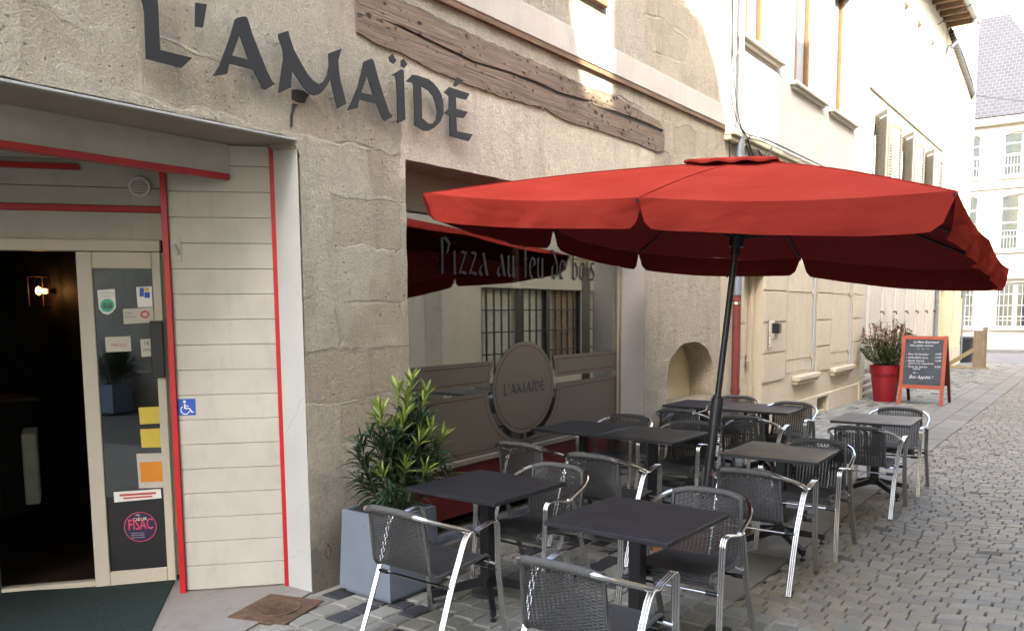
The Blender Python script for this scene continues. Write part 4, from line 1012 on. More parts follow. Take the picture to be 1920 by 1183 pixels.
# ------------------------------------------------------------------ third building
b3 = empty('grey_house', (0, 0, 0), 0, 'long pale grey house with louvered upstairs shutters and small square attic openings', 'building')
holes = [rect(x, x+1.0, 3.55, 5.65) for x in (17.85, 20.4, 22.9)]+[rect(x, x+0.55, 8.0, 8.5) for x in (20.1, 21.6, 23.3)]
q = MB(); q.prism([[(17.251, -0.02), (25.5, -0.02), (25.5, 9.4), (17.251, 9.4)]]+holes, D+0.02, D+0.30, back=False); q.build('wall', M['grey_wall'], b3)
q = MB(); q.box(17.26, 25.5, D+0.45, 12, -0.02, 9.4); q.build('rear_volume', M['interior'], b3)
q = MB(); q.box(17.251, 25.5, D-0.025, D+0.0195, 6.05, 6.15, bev=0.01); q.build('string_course', M['white_stone'], b3)
for x in (17.85, 20.4, 22.9):
    f = MB(); f.box(x-0.1, x+1.1, D-0.10, D+0.10, 3.44, 3.54, bev=0.01); wq = f.build('window', M['white_stone'], b3)
    p = MB(); p.box(x, x+1, D+0.24, D+0.25, 3.55, 5.65); p.build('pane', M['far_glass'], wq)
    for sgn, xh in ((-1, x), (1, x+1.0)):
        s_ = MB(Matrix.Translation((xh, D-0.01, 0)) @ Matrix.Rotation(R(-sgn*(20 if sgn > 0 else 35)), 4, 'Z'))
        a, b = (0.0, 0.5) if sgn > 0 else (-0.5, 0.0)
        s_.box(a, a+0.05, -0.035, 0, 3.56, 5.64); s_.box(b-0.05, b, -0.035, 0, 3.56, 5.64); s_.box(a+0.05, b-0.05, -0.035, 0, 3.56, 3.64); s_.box(a+0.05, b-0.05, -0.035, 0, 5.56, 5.64)
        for k in range(31):
            z = 3.66+k*0.06; s_.add([(a+0.05, -0.035, z), (b-0.05, -0.035, z), (b-0.05, -0.004, z+0.045), (a+0.05, -0.004, z+0.045), (a+0.05, -0.035, z+0.008), (b-0.05, -0.035, z+0.008), (b-0.05, -0.004, z+0.053), (a+0.05, -0.004, z+0.053)], [(0, 1, 2, 3), (4, 5, 6, 7), (0, 1, 5, 4), (3, 2, 6, 7)])
        s_.build('shutter', M['shutter_grey'], b3)
for x in (17.7, 18.95, 20.2, 21.45, 22.7, 23.95):
    s_ = MB()
    for k in range(3): s_.box(x+k*0.34, x+k*0.34+0.325, D-0.03, D+0.0195, 0.55, 3.0, bev=0.006)
    sh = s_.build('shutter', M['grey_wall'], b3)
    h = MB(); h.tube([(x+1.08, D+0.02, 1.72), (x+1.08, D-0.08, 1.72), (x+1.08, D-0.09, 1.66)], 0.02, 6); h.build('shutter_stay', M['rust'], sh)
q = MB(); q.box(17.6, 25.4, D-0.02, D+0.0195, -0.02, 0.45, bev=0.01); q.build('plinth', M['grey_wall'], b3)
q = MB(); q.box(17.30, 17.36, D-0.01, D+0.0195, 0.05, 0.42); 
for z in (0.06, 0.2, 0.34): q.box(17.33, 18.5, D-0.05, D-0.021, z, z+0.05)
q.build('vent_grille', M['white_stone'], b3)
q = MB(); q.box(17.2, 25.7, D-0.62, D+0.3, 9.40, 9.46)
for i in range(16): q.box(17.4+i*0.53, 17.48+i*0.53, D-0.58, D+0.01, 9.28, 9.399)
q.build('eave', M['beam2'], b3)
q = MB(); q.tube([(17.2, D-0.66, 9.43), (25.8, D-0.66, 9.40)], 0.075, 10); q.build('gutter', M['zinc'], b3, smooth=True)
q = MB(); q.add([(17.2, D-0.64, 9.47), (25.7, D-0.64, 9.47), (25.7, 8.5, 13.0), (17.2, 8.5, 13.0), (17.2, 12, 9.47), (25.7, 12, 9.47)], [(0, 1, 2, 3), (3, 2, 5, 4), (0, 3, 4), (1, 5, 2)]); q.build('roof', M['slate'], b3)
dp3 = MB(); dp3.tube(smooth_path([(25.3, D-0.66, 9.36), (25.3, D-0.60, 9.1), (25.3, D-0.15, 8.75), (25.3, D-0.06, 8.5), (25.3, D-0.06, 6.0)], 4)+[Vector((25.3, D-0.06, 0.05))], 0.055, 10)
tag(dp3.build('downpipe', M['zinc'], smooth=True), 'grey zinc downpipe bending in from the eave gutter of the pale grey house', 'pipe')

# ------------------------------------------------------------------ fourth building (end of the row)
b4 = empty('yellow_house', (0, 0, 0), 0, 'yellowish rendered corner house at the end of the row', 'building')
q = MB(); q.prism([[(25.501, -0.02), (30.2, -0.02), (30.2, 11.5), (25.501, 11.5)], rect(26.2, 26.9, 0.0, 2.4), rect(27.6, 28.6, 1.0, 2.5)], D-0.005, D+0.4, back=False); q.build('wall', M['yellow_wall'], b4)
q = MB(); q.box(25.51, 30.19, D+0.401, 14, -0.02, 11.5); q.build('rear_volume', M['cream_dark'], b4)
q = MB(); q.box(25.51, 30.22, D-0.035, D-0.0055, -0.02, 0.6, bev=0.01); q.build('plinth', M['cream_dark'], b4)
q = MB(); q.box(26.2, 26.9, D+0.1, D+0.15, 0, 2.4); q.build('door', M['cream_dark'], b4)
q = MB(); q.box(27.6, 28.6, D+0.03, D+0.06, 1.0, 2.5); q.build('shutter', M['yellow_wall'], b4)
q = MB(); q.tube([(30.05, D-0.07, 11.3), (30.05, D-0.07, 2.2)], 0.07, 8); q.tube([(30.05, D-0.07, 2.2), (30.05, D-0.07, 0.1)], 0.03, 8); q.tube([(30.05, D-0.07, 2.1), (30.05, D-0.07, 2.2)], 0.09, 8)
tag(q.build('downpipe', M['zinc'], smooth=True), 'thin grey downpipe at the far corner of the yellowish house', 'pipe')
q = MB(); q.tube(smooth_path([(25.6, D-0.05, 9.3), (27.2, D-0.10, 9.05), (29.0, D-0.10, 8.75), (30.1, D-0.1, 8.45)], 6), 0.035, 6)
for i in range(26):
    t_ = i/25; q.box(25.6+4.5*t_-0.03, 25.6+4.5*t_+0.05, D-0.13, D-0.01, 9.2-0.78*t_-0.05, 9.2-0.78*t_+0.06)
q.tube(smooth_path([(30.1, D-0.1, 8.45), (33, 2.5, 8.6), (36, 0.5, 9.0), (38.2, -1.0, 9.2)], 6), 0.018, 5)
tag(q.build('overhead_cable', M['cable'], smooth=True), 'thick cable bundle under the eaves running on across the cross street', 'cable')
q = MB(); q.tube(smooth_path([(24.0, D, 9.0), (22.0, 1.0, 9.7), (19.0, -2.2, 10.6)], 6), 0.012, 5)
tag(q.build('overhead_wire', M['cable'], smooth=True), 'thin wire crossing the street just below the eave gutter', 'wire')

# ------------------------------------------------------------------ far building across the T junction
FX = 38.4
bf = empty('far_stone_building', (0, 0, 0), 0, 'sunlit pale stone building with white windows and steep slate roof closing the street', 'building')
wy = [(4.75, 5.20), (2.60, 4.00), (0.2, 1.6), (-2.2, -0.8)]
rows = [(0.98, 2.78), (4.06, 6.28), (6.98, 8.70)]
def arched(y0, y1, z0, z1, h):
    n = 8; return [(y0, z0), (y1, z0), (y1, z1-h)]+[((y0+y1)/2+(y1-y0)/2*math.cos(math.pi*i/n), z1-h+h*math.sin(math.pi*i/n)) for i in range(1, n)]+[(y0, z1-h)]
fX = lambda x, y, z: Vector((FX+y, x, z))
loops = []
for (ya, yb) in wy:
    for r_, (za, zb_) in enumerate(rows): loops.append(arched(ya, yb, za, zb_, 0.02 if r_ == 0 else 0.22))
q = MB(); q.prism([[(-14, -0.02), (16, -0.02), (16, 9.3), (-14, 9.3)]]+loops, 0, 0.35, frame=fX, back=False); q.build('wall', M['far_stone'], bf)
q = MB(); q.box(FX+0.6, FX+9, -14, 16, -0.02, 9.3); q.build('rear_volume', M['interior'], bf)
q = MB(); q.box(FX-0.10, FX-0.001, -14, 16, 2.92, 3.06, bev=0.02); q.box(FX-0.08, FX-0.001, -14, 16, 6.5, 6.62, bev=0.02); q.box(FX-0.25, FX-0.001, -14, 16, 9.0, 9.3, bev=0.03); q.box(FX-0.05, FX-0.001, -14, 16, 0.0, 0.72, bev=0.01)
for (ya, yb) in wy[:3]:
    for r_ in (0, 1, 2):
        q.box(FX-0.03, FX-0.0012, yb+0.12, yb+0.2, rows[r_][0], rows[r_][1]+0.1)
q.build('stone_moulding', M['white_stone'], bf)
q = MB(); q.box(FX-0.07, FX-0.051, 3.15, 3.75, 0.15, 0.55); q.build('cellar_vent', M['white_paint'], bf)
for (ya, yb) in wy:
    for r_, (za, zb_) in enumerate(rows):
        f = MB(); x0_, x1_ = FX+0.12, FX+0.17
        f.box(x0_, x1_, ya, ya+0.07, za, zb_); f.box(x0_, x1_, yb-0.07, yb, za, zb_); f.box(x0_, x1_, ya+0.07, yb-0.07, za, za+0.08); f.box(x0_, x1_, ya+0.07, yb-0.07, zb_-0.08, zb_)
        if yb-ya > 0.8: f.box(x0_, x1_, (ya+yb)/2-0.06, (ya+yb)/2+0.06, za+0.08, zb_-0.08)
        nbar = 3
        for k in range(1, nbar+1):
            z = za+(zb_-za)*k/(nbar+1); f.box(x0_+0.01, x1_-0.01, ya+0.07, yb-0.07, z-0.018, z+0.018)
        wq = f.build('window', M['white_paint'], bf)
        p = MB(); p.box(FX+0.15, FX+0.155, ya+0.07, yb-0.07, za+0.08, zb_-0.08); p.build('pane', M['far_glass'], wq)
        s_ = MB(); s_.box(FX-0.08, FX+0.119, ya-0.08, yb+0.08, za-0.10, za-0.002, bev=0.01); s_.build('sill', M['white_stone'], wq)
        ra_ = MB()
        if r_ == 0:
            n = max(3, int((yb-ya)/0.14))
            for k in range(n+1): y = ya+(yb-ya)*k/n; ra_.tube([(FX+0.03, y, za), (FX+0.03, y, zb_)], 0.010, 4)
            for z in (za+0.3, (za+zb_)/2, zb_-0.45): ra_.box(FX+0.02, FX+0.04, ya, yb, z-0.012, z+0.012)
            ra_.build('iron_bars', M['white_paint'], wq)
        else:
            ra_.box(FX-0.14, FX-0.11, ya-0.05, yb+0.05, za+0.75, za+0.79)
            n = int((yb-ya)/0.10)
            for k in range(n+1): y = ya+(yb-ya)*k/n; ra_.tube([(FX-0.125, y, za+0.0), (FX-0.125, y, za+0.75)], 0.009, 4)
            ra_.box(FX-0.14, FX-0.11, ya-0.05, yb+0.05, za+0.0, za+0.03); ra_.build('balcony_rail', M['zinc'], wq)
q = MB(); q.add([(FX-0.3, 16, 9.3), (FX-0.3, 1.6, 9.3), (FX+3.4, 4.35, 14.2), (FX+3.4, 16, 14.4), (FX+8, 1.6, 9.3), (FX+8, 16, 9.3)], [(0, 1, 2, 3), (1, 4, 2), (2, 4, 5, 3)]); q.build('roof', M['slate'], bf)
q = MB(); q.box(FX+1.6, FX+2.4, -3.0, -1.8, 9.3, 12.6, bev=0.02); q.build('chimney', M['far_stone'], bf)

# ------------------------------------------------------------------ opposite side of the street (behind the camera, seen in the shop window)
OY = -2.3
bo_ = empty('opposite_building', (0, 0, 0), 0, 'tall beige terrace facing the restaurant across the street with a wide black gridded window', 'building')
prof = [(-14, -0.02), (30, -0.02), (30, 12.44), (23.8, 12.44), (23.8, 10.94), (10.8, 10.94), (10.7, 11.44), (9.6, 12.44), (8.35, 12.54), (8.3, 13.39), (5.65, 13.39), (5.6, 10.94), (3.5, 10.94), (3.45, 11.39), (3.2, 11.94), (2.95, 12.19), (2.55, 12.24), (0.88, 13.64), (0.82, 10.8), (0.17, 10.8), (-0.12, 11.65), (-0.35, 12.6), (-1.0, 15.54), (-14, 15.54)]
gw = [rect(13.95, 18.10, 0.35, 2.32), rect(18.50, 19.5, 0.35, 2.32)]
dws = [rect(x, x+0.9, 4.2, 5.9) for x in (-1.5, 1.8, 5.1, 8.4, 11.7, 15.0, 18.3, 21.6)]+[rect(6.0, 7.0, 0.02, 2.3), rect(1.5, 2.6, 0.9, 2.3), rect(9.0, 10.1, 0.9, 2.3)]
q = MB(); q.prism([prof]+gw+dws, OY, OY-0.25, back=False); q.build('wall', M['opp_wall'], bo_)
q = MB(); q.box(-14, 22, OY-5, OY-0.6, -0.02, 10.7); q.box(22.01, 30, OY-12, OY-0.6, -0.02, 12.3); q.build('rear_volume', M['cream_dark'], bo_)
q = MB(); q.box(12.15, 12.62, OY+0.0, OY+0.03, 0.0, 2.9, bev=0.01); q.box(-14, 30, OY+0.0, OY+0.06, 3.1, 3.22, bev=0.01); q.build('stone_pier', M['wall'], bo_)
for (xa, xb) in ((13.95, 18.10), (18.50, 19.5)):
    f = MB(); n = int((xb-xa)/0.26)
    for k in range(n+1): x = xa+(xb-xa)*k/n; f.box(x-0.012, x+0.012, OY-0.10, OY-0.06, 0.35, 2.32)
    for z in (0.35, 0.84, 1.33, 1.82, 2.30): f.box(xa, xb, OY-0.10, OY-0.055, z-0.014, z+0.014)
    for x in ((xa, 15.45, 16.6, xb) if xb < 18.2 else (xa, xb)): f.box(x-0.07, x+0.07, OY-0.12, OY-0.03, 0.35, 2.32)
    gwf = f.build('gridded_window', M['black_metal'], bo_)
    c = MB(); n = 60
    c.add([(xa+(xb-xa)*i/n, OY-0.20+0.012*math.sin(i*1.7), z) for i in range(n+1) for z in (0.35, 2.3)], [(2*i, 2*i+2, 2*i+3, 2*i+1) for i in range(n)]); c.build('net_curtain', M['curtain'], gwf, smooth=True)
    if xb < 18.2:
        c = MB(); n = 30; c.add([(17.0+1.0*i/n, OY-0.17+0.02*math.sin(i*1.5), z) for i in range(n+1) for z in (0.35, 2.3)], [(2*i, 2*i+2, 2*i+3, 2*i+1) for i in range(n)]); c.build('brown_curtain', M['curtain_b'], gwf, smooth=True)
q = MB(); q.box(18.11, 18.49, OY, OY+0.02, 0.0, 2.9); q.build('dark_pillar', M['black_metal'], bo_)
for L in dws:
    xa, xb, za, zb_ = L[0][0], L[1][0], L[0][1], L[2][1]
    f = MB(); f.box(xa, xa+0.07, OY-0.16, OY-0.12, za, zb_); f.box(xb-0.07, xb, OY-0.16, OY-0.12, za, zb_); f.box((xa+xb)/2-0.04, (xa+xb)/2+0.04, OY-0.16, OY-0.12, za, zb_); f.box(xa, xb, OY-0.165, OY-0.115, za, za+0.08); f.box(xa, xb, OY-0.165, OY-0.115, zb_-0.08, zb_)
    wq = f.build('window', M['white_paint'], bo_); p = MB(); p.box(xa, xb, OY-0.145, OY-0.135, za, zb_); p.build('pane', M['far_glass'], wq)

q = MB(); q.box(-10.5, -2.6, OY+0.0, OY+0.05, 0.0, 3.05, bev=0.01); q.build('stone_facing', M['wall'], bo_)
# ------------------------------------------------------------------ furniture
def make_table():
    t = empty('cafe_table')
    q = MB(); q.box(-0.35, 0.35, -0.35, 0.35, 0.711, 0.735, bev=0.0025); q.build('tabletop', M['tabletop'], t)
    q = MB(); q.box(-0.22, 0.22, -0.025, 0.025, 0.69, 0.7105); q.box(-0.025, 0.025, -0.22, -0.0251, 0.69, 0.7105); q.box(-0.025, 0.025, 0.0251, 0.22, 0.69, 0.7105); q.box(-0.035, 0.035, -0.035, 0.035, 0.10, 0.6899, bev=0.004)
    q.box(-0.045, 0.045, -0.045, 0.045, 0.095, 0.17, bev=0.004); q.build('column', M['black_metal'], t)
    for a in (45, 135, 225, 315):
        Mx = Matrix.Rotation(R(a), 4, 'Z'); q = MB(Mx)
        q.add([(0.046, -0.016, 0.10), (0.046, 0.016, 0.10), (0.046, 0.016, 0.155), (0.046, -0.016, 0.155), (0.36, -0.016, 0.035), (0.36, 0.016, 0.035), (0.36, 0.016, 0.075), (0.36, -0.016, 0.075)], [(0, 1, 2, 3), (4, 5, 6, 7), (0, 1, 5, 4), (3, 2, 6, 7), (1, 2, 6, 5), (0, 3, 7, 4)])
        q.tube([(0.345, 0, 0.036), (0.345, 0, 0.014)], 0.006, 6); q.tube([(0.345, 0, 0.014), (0.345, 0, 0.0)], 0.017, 10)
        q.build('leg', M['black_metal'], t)
    return t

def make_chair():
    t = empty('bistro_armchair')
    seatp = smooth_path([(0.225, 0, 0.395), (0.252, 0, 0.415), (0.250, 0, 0.440), (0.215, 0, 0.452), (0.10, 0, 0.440), (-0.03, 0, 0.428), (-0.13, 0, 0.424), (-0.175, 0, 0.432)], 4)
    backp = smooth_path([(-0.175, 0, 0.432), (-0.205, 0, 0.458), (-0.222, 0, 0.51), (-0.240, 0, 0.60), (-0.258, 0, 0.69), (-0.272, 0, 0.765)], 5)
    def shell(P, hw, curl, name, mat, s0=0.0):
        q = MB(); n = 14; acc = s0; V = []; UV = []
        for i, p in enumerate(P):
            if i: acc += (P[i]-P[i-1]).length
            for k in range(n+1):
                u = -1+2*k/n; w = hw(i/(len(P)-1)); c = curl(i/(len(P)-1))
                V.append((p.x+c[0]*u*u*abs(u), w*u, p.z+c[1]*u*u)); UV.append((w*u, acc))
        F = [(i*(n+1)+k, i*(n+1)+k+1, (i+1)*(n+1)+k+1, (i+1)*(n+1)+k) for i in range(len(P)-1) for k in range(n)]
        q.add(V, F, UV); o = q.build(name, mat, t, smooth=True, recalc=False)
        return V, n, acc
    Vs, n, acc = shell(seatp, lambda v: 0.225-0.012*v, lambda v: (0, 0.0), 'seat', M['weave_seat'])
    Vb, n, _ = shell(backp, lambda v: 0.213-0.015*v, lambda v: (0.035*v, 0.0), 'backrest', M['weave'], 0.36)
    rim = MB()
    for k in (0, n):
        rim.tube([Vs[i*(n+1)+k] for i in range(len(seatp))], 0.011, 6); rim.tube([Vb[i*(n+1)+k] for i in range(len(backp))], 0.011, 6)
    rim.tube([Vs[2*(n+1)+k] for k in range(n+1)], 0.013, 6)
    rim.build('woven_edge', M['wrap'], t, smooth=True)
    rail = [(-0.03, 0.291, 0.662), (-0.12, 0.286, 0.695), (-0.205, 0.258, 0.728), (-0.258, 0.205, 0.752), (-0.282, 0.12, 0.768), (-0.287, 0.0, 0.772)]
    full = rail+[(x, -y, z) for x, y, z in rail[-2::-1]]
    q = MB(); q.tube(smooth_path([(0.03, 0.290, 0.636)]+full+[(0.03, -0.290, 0.636)], 5), 0.0135, 8); q.build('arm_rail', M['alu'], t, smooth=True)
    q = MB(); q.tube(smooth_path([(-0.252, 0.198, 0.750), (-0.279, 0.12, 0.768), (-0.284, 0.0, 0.772), (-0.279, -0.12, 0.768), (-0.252, -0.198, 0.750)], 6), 0.0205, 10); q.build('back_grip', M['wrap'], t, smooth=True)
    for s in (1, -1):
        front = smooth_path([(0.020, 0.290*s, 0.638), (0.05, 0.289*s, 0.633), (0.12, 0.287*s, 0.648), (0.195, 0.285*s, 0.660), (0.232, 0.284*s, 0.655), (0.250, 0.283*s, 0.63), (0.255, 0.281*s, 0.57), (0.262, 0.279*s, 0.40), (0.283, 0.283*s, 0.20), (0.305, 0.289*s, 0.004)], 4)
        rear = smooth_path([(0.010, 0.290*s, 0.640), (-0.022, 0.287*s, 0.60), (-0.062, 0.281*s, 0.50), (-0.110, 0.275*s, 0.38), (-0.185, 0.276*s, 0.19), (-0.262, 0.280*s, 0.004)], 4)
        for P in (front, rear):
            q = MB()
            for o in (-0.0125, 0.0, 0.0125): q.tube([Vector((p.x+o*0.15*s, p.y+o*0.98, p.z)) for p in P], 0.0068, 10)
            q.build('leg', M['alu'], t, smooth=True)
    for x, z in ((-0.115, 0.365), (0.263, 0.375)):
        q = MB(); q.tube([(x, -0.272, z), (x, 0.272, z)], 0.0075, 8); st_ = q.build('stretcher', M['alu'], t, smooth=True)
        for sy in (1, -1):
            q = MB(); q.tube([(x, 0.205*sy, z), (x, 0.266*sy, z)], 0.0125, 8); q.build('sleeve', M['black_metal'], st_, smooth=True)
    for s in (1, -1):
        for (x, z) in ((0.235, 0.42), (-0.09, 0.418)):
            q = MB(); q.tube([(x, 0.205*s, z), (x+0.01, 0.275*s, z-0.01)], 0.008, 6)
            q.build('bracket', M['alu'], t)
    return t

t0 = make_table(); first = True
def put(proto, used, x, y, deg, label, cat, group):
    o = proto if not used else copy_tree(proto)
    o.location = (x, y, 0); o.rotation_euler = (0, 0, R(deg)); tag(o, label, cat, group); return o
TG = 'square bistro tables on the restaurant terrace'
TB = [(3.88, 3.06, -2.0, 'square anthracite table right beside the blue-grey planter'),
      (3.70, 1.93, -1.5, 'square anthracite table in the centre foreground, nearest to the camera'),
      (6.35, 3.87, -1.5, 'wall half of the joined pair of tables under the shop window'),
      (6.34, 3.165, -1.5, 'street half of the joined pair under the shop window, its corner touching the parasol pole'),
      (6.08, 1.97, 0.5, 'square table on the street side just right of the parasol pole'),
      (8.69, 3.71, 0.5, 'square table below the arched niche, wall half of the rear pair'),
      (8.69, 3.005, 0.5, 'street half of the rear pair of tables, joined to the one below the niche'),
      (8.39, 1.81, 1.5, 'square table standing alone farthest down the street, in front of the red pot')]
for i, a in enumerate(TB): put(t0, i > 0, a[0], a[1], a[2], a[3], 'table', TG)
c0 = make_chair()
CG = 'aluminium and dark woven armchairs around the terrace tables'
CB = [(3.235, 2.965, -2, 'dark woven aluminium armchair in the left foreground beside the blue-grey planter'),
      (4.16+0.05, 2.93, 176, 'dark woven armchair with its back between the two front tables, facing the planter'),
      (2.97, 1.775, 0, 'dark woven armchair nearest to the camera, cut by the bottom edge of the photo'),
      (4.05, 1.80, 181, 'dark woven armchair at the far side of the centre foreground table, by the wooden base'),
      (5.33, 3.68, 0, 'dark woven armchair beside the dark red panel, behind the table by the planter'),
      (5.20, 2.95, 0, 'dark woven armchair seen from behind left of the parasol pole, below the oval window sign'),
      (6.75, 3.75, 180, 'dark woven armchair against the wall under the right edge of the shop window'),
      (6.65, 3.06, 180, 'dark woven armchair directly behind the parasol pole, facing the window pair of tables'),
      (5.27, 1.84, 0, 'dark woven armchair seen from behind just right of the parasol pole on the street side'),
      (6.20, 1.80, 180, 'dark woven armchair on the far side of the table right of the parasol pole'),
      (7.93, 3.56, 0, 'dark woven armchair under the left side of the arched niche, back to the shop window'),
      (7.80, 2.83, 0, 'dark woven armchair just right of the parasol pole facing the rear pair of tables'),
      (9.00, 3.53, 180, 'dark woven armchair in front of the red-brown downpipe'),
      (8.70, 2.79, 180, 'dark woven armchair at the street end of the rear pair, before the cellar vent'),
      (7.66, 1.74, 0, 'dark woven armchair with backlit weave on the near side of the farthest lone table'),
      (8.75, 1.72, 180, 'dark woven armchair on the far side of the farthest lone table')]
for i, a in enumerate(CB):
    put(c0, i > 0, a[0], a[1], a[2], a[3], 'armchair', CG)

# ------------------------------------------------------------------ parasol
UB = Vector((5.83, 2.50, 0)); NV = Vector((0.061, -0.082, 1)).normalized()
E1 = Vector((math.cos(0.02), math.sin(0.02), 0)); E1 = (E1-NV*E1.dot(NV)).normalized(); E2 = NV.cross(E1)
HR, HP, LU, LV = 2.36, 2.915, 3.32, 3.28
um = empty('parasol', tuple(UB), 0, 'large square red canvas parasol with dark leaning pole over the terrace', 'parasol')
def UP(a, b, h): return E1*a+E2*b+NV*h             # relative to the pole foot
q = MB(); q.tube([UP(0, 0, 0.05), UP(0, 0, 2.50)], 0.024, 14); q.tube([UP(0, 0, 2.50), UP(0, 0, 2.93)], 0.018, 10); pole = q.build('pole', M['pole'], um, smooth=True)
q = MB(); q.tube([UP(0, 0, 0.02), UP(0, 0, 1.02)], 0.034, 14); q.tube([UP(0, 0, 0.92), UP(0, 0, 1.13)], 0.046, 14); q.tube([UP(0, 0, 1.131), UP(0, 0, 1.15)], 0.038, 14); q.build('lower_pole', M['pole'], um, smooth=True)
q = MB(); cdir = Vector((-0.75, 0.66, 0)).normalized()
q.tube([UP(0, 0, 1.05), UP(0, 0, 1.05)+cdir*0.085], 0.013, 8); q.tube([UP(0, 0, 1.05)+cdir*0.075+Vector((0, 0, 0.03)), UP(0, 0, 1.05)+cdir*0.09+Vector((0, 0, -0.01)), UP(0, 0, 1.03)+cdir*0.20+Vector((0, 0, -0.02))], 0.009, 8)
q.build('crank_handle', M['alu'], um, smooth=True)
q = MB(); q.tube([UP(0, 0, 2.27), UP(0, 0, 2.37)], 0.055, 14); q.tube([UP(0, 0, 2.20), UP(0, 0, 2.27)], 0.034, 12); q.tube([UP(0, 0, 2.80), UP(0, 0, 2.88)], 0.05, 12); q.build('hub', M['black_metal'], um, smooth=True)
rim8 = [(-1, 1), (-1, 0), (-1, -1), (0, -1), (1, -1), (1, 0), (1, 1), (0, 1)]
rimh = [0.012, -0.004, 0.010, 0.0, -0.008, 0.004, 0.0, 0.004]
RP = [UP(a*LU/2, b*LV/2, HR+h*4*0.5) for (a, b), h in zip(rim8, rimh)]
PK = UP(0, 0, HP-0.02)
for k in range(8):
    q = MB(); q.tube([PK+Vector((0, 0, -0.05)), PK*0.5+RP[k]*0.5+NV*(-0.025), RP[k]+NV*(-0.015)], 0.011, 6); rb_ = q.build('rib', M['black_metal'], um, smooth=True)
    q = MB(); q.tube([UP(0, 0, 2.33), PK*0.48+RP[k]*0.52+NV*(-0.03)], 0.009, 6); q.build('strut', M['black_metal'], rb_, smooth=True)
def canopy():
    q = MB(); NS, NTt = 14, 16; idx = {}
    V = []; F = []
    for k in range(8):
        A, B = RP[k], RP[(k+1) % 8]
        for i in range(NS+1):
            s = i/NS; rim = A*(1-s)+B*s
            for j in range(NTt+1):
                t = j/NTt
                p = PK*(1-t)+rim*t - NV*(math.sin(math.pi*s)*(t**1.6)*0.035) + NV*(0.03*math.sin(math.pi*t)*(1-0.6*math.sin(math.pi*s)))
                inw = 1-math.sin(math.pi*s)*0.012*t; p = Vector((p.x*inw+0*0, p.y*inw, p.z)) if False else p
                w = 0.004*math.sin(9*t+5*s*k)*math.sin(math.pi*s)*t; w += 0.007*math.sin(30*t+2.5*math.sin(5*s+k))*math.sin(math.pi*s)*t**5; V.append(p+NV*w)
        b = k*(NS+1)*(NTt+1)
        for i in range(NS):
            for j in range(NTt):
                a0 = b+i*(NTt+1)+j; F.append((a0, a0+1, a0+NTt+2, a0+NTt+1))
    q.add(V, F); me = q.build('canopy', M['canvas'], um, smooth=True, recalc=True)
    bm = bmesh.new(); bm.from_mesh(me.data); bmesh.ops.remove_doubles(bm, verts=bm.verts, dist=0.002); bmesh.ops.recalc_face_normals(bm, faces=bm.faces)
    if sum(f.normal.dot(NV) for f in bm.faces) < 0: bmesh.ops.reverse_faces(bm, faces=bm.faces)
    bm.to_mesh(me.data); bm.free(); return me
cano = canopy()
for k in range(8):
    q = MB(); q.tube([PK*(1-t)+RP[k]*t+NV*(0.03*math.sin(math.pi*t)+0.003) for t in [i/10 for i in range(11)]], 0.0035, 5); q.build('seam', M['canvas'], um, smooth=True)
for k in range(8):
    A, B = RP[k], RP[(k+1) % 8]; L = (B-A).length; n = 36; m = 6; V = []; F = []
    mid = (A+B)/2; out = Vector((mid.x, mid.y, 0)).normalized(); r_ = random.Random(k*7+3); ph = r_.uniform(0, 6)
    for i in range(n+1):
        s = i/n; d = min(s, 1-s)*L
        hgt = 0.165*(1-math.exp(-(d/0.035)**1.4))+0.012 + 0.008*math.sin(s*5+ph)
        top = A*(1-s)+B*s-NV*(math.sin(math.pi*s)*0.035-0.006)+out*0.001
        for j in range(m+1):
            t = j/m
            fl_ = 0.020*math.sin(s*9+ph)*t+0.014*math.sin(s*19+2*ph+t*2)*t*t+0.006*math.sin(s*41+t*5)*t-0.030*t*t+0.02*t*(1-min(1, d/0.1))
            V.append(top+out*fl_-Vector((0, 0, 1))*hgt*t)
    F = [(i*(m+1)+j, i*(m+1)+j+1, (i+1)*(m+1)+j+1, (i+1)*(m+1)+j) for i in range(n) for j in range(m)]
    fn = (V[1]-V[0]).cross(V[m+2]-V[1])
    if ((V[(n//2)*(m+1)+1]-V[(n//2)*(m+1)]).cross(V[(n//2+1)*(m+1)+1]-V[(n//2)*(m+1)+1])).dot(out) < 0: F = [f[::-1] for f in F]
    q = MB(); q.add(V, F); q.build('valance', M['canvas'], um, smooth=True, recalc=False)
q = MB(); NS = 8; V = [PK+NV*0.026]; cr = []
for k in range(8):
    for i in range(NS):
        s = i/NS; a0 = Vector(rim8[k]+(0,)); b0 = Vector(rim8[(k+1) % 8]+(0,)); p = a0*(1-s)+b0*s; cr.append(p)
for rr_, hh in ((0.16, -0.012), (0.34, -0.028), (0.342, -0.045)):
    for i, p in enumerate(cr):
        V.append(PK+E1*p.x*rr_+E2*p.y*rr_+NV*(0.045+hh-0.20*rr_+0.008*math.sin(i*1.3)*(rr_ > 0.2)))
n = len(cr); F = [(0, 1+i, 1+(i+1) % n) for i in range(n)]
for a in (0, 1): F += [(1+a*n+i, 1+a*n+(i+1) % n, 1+(a+1)*n+(i+1) % n, 1+(a+1)*n+i) for i in range(n)]
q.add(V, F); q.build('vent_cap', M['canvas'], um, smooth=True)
q = MB()
for i in range(9): q.box(-0.50+i*0.112, -0.50+i*0.112+0.104, -0.22, 0.32, 0.062, 0.082, bev=0.003)
pbase = q.build('base', M['deck'], um)
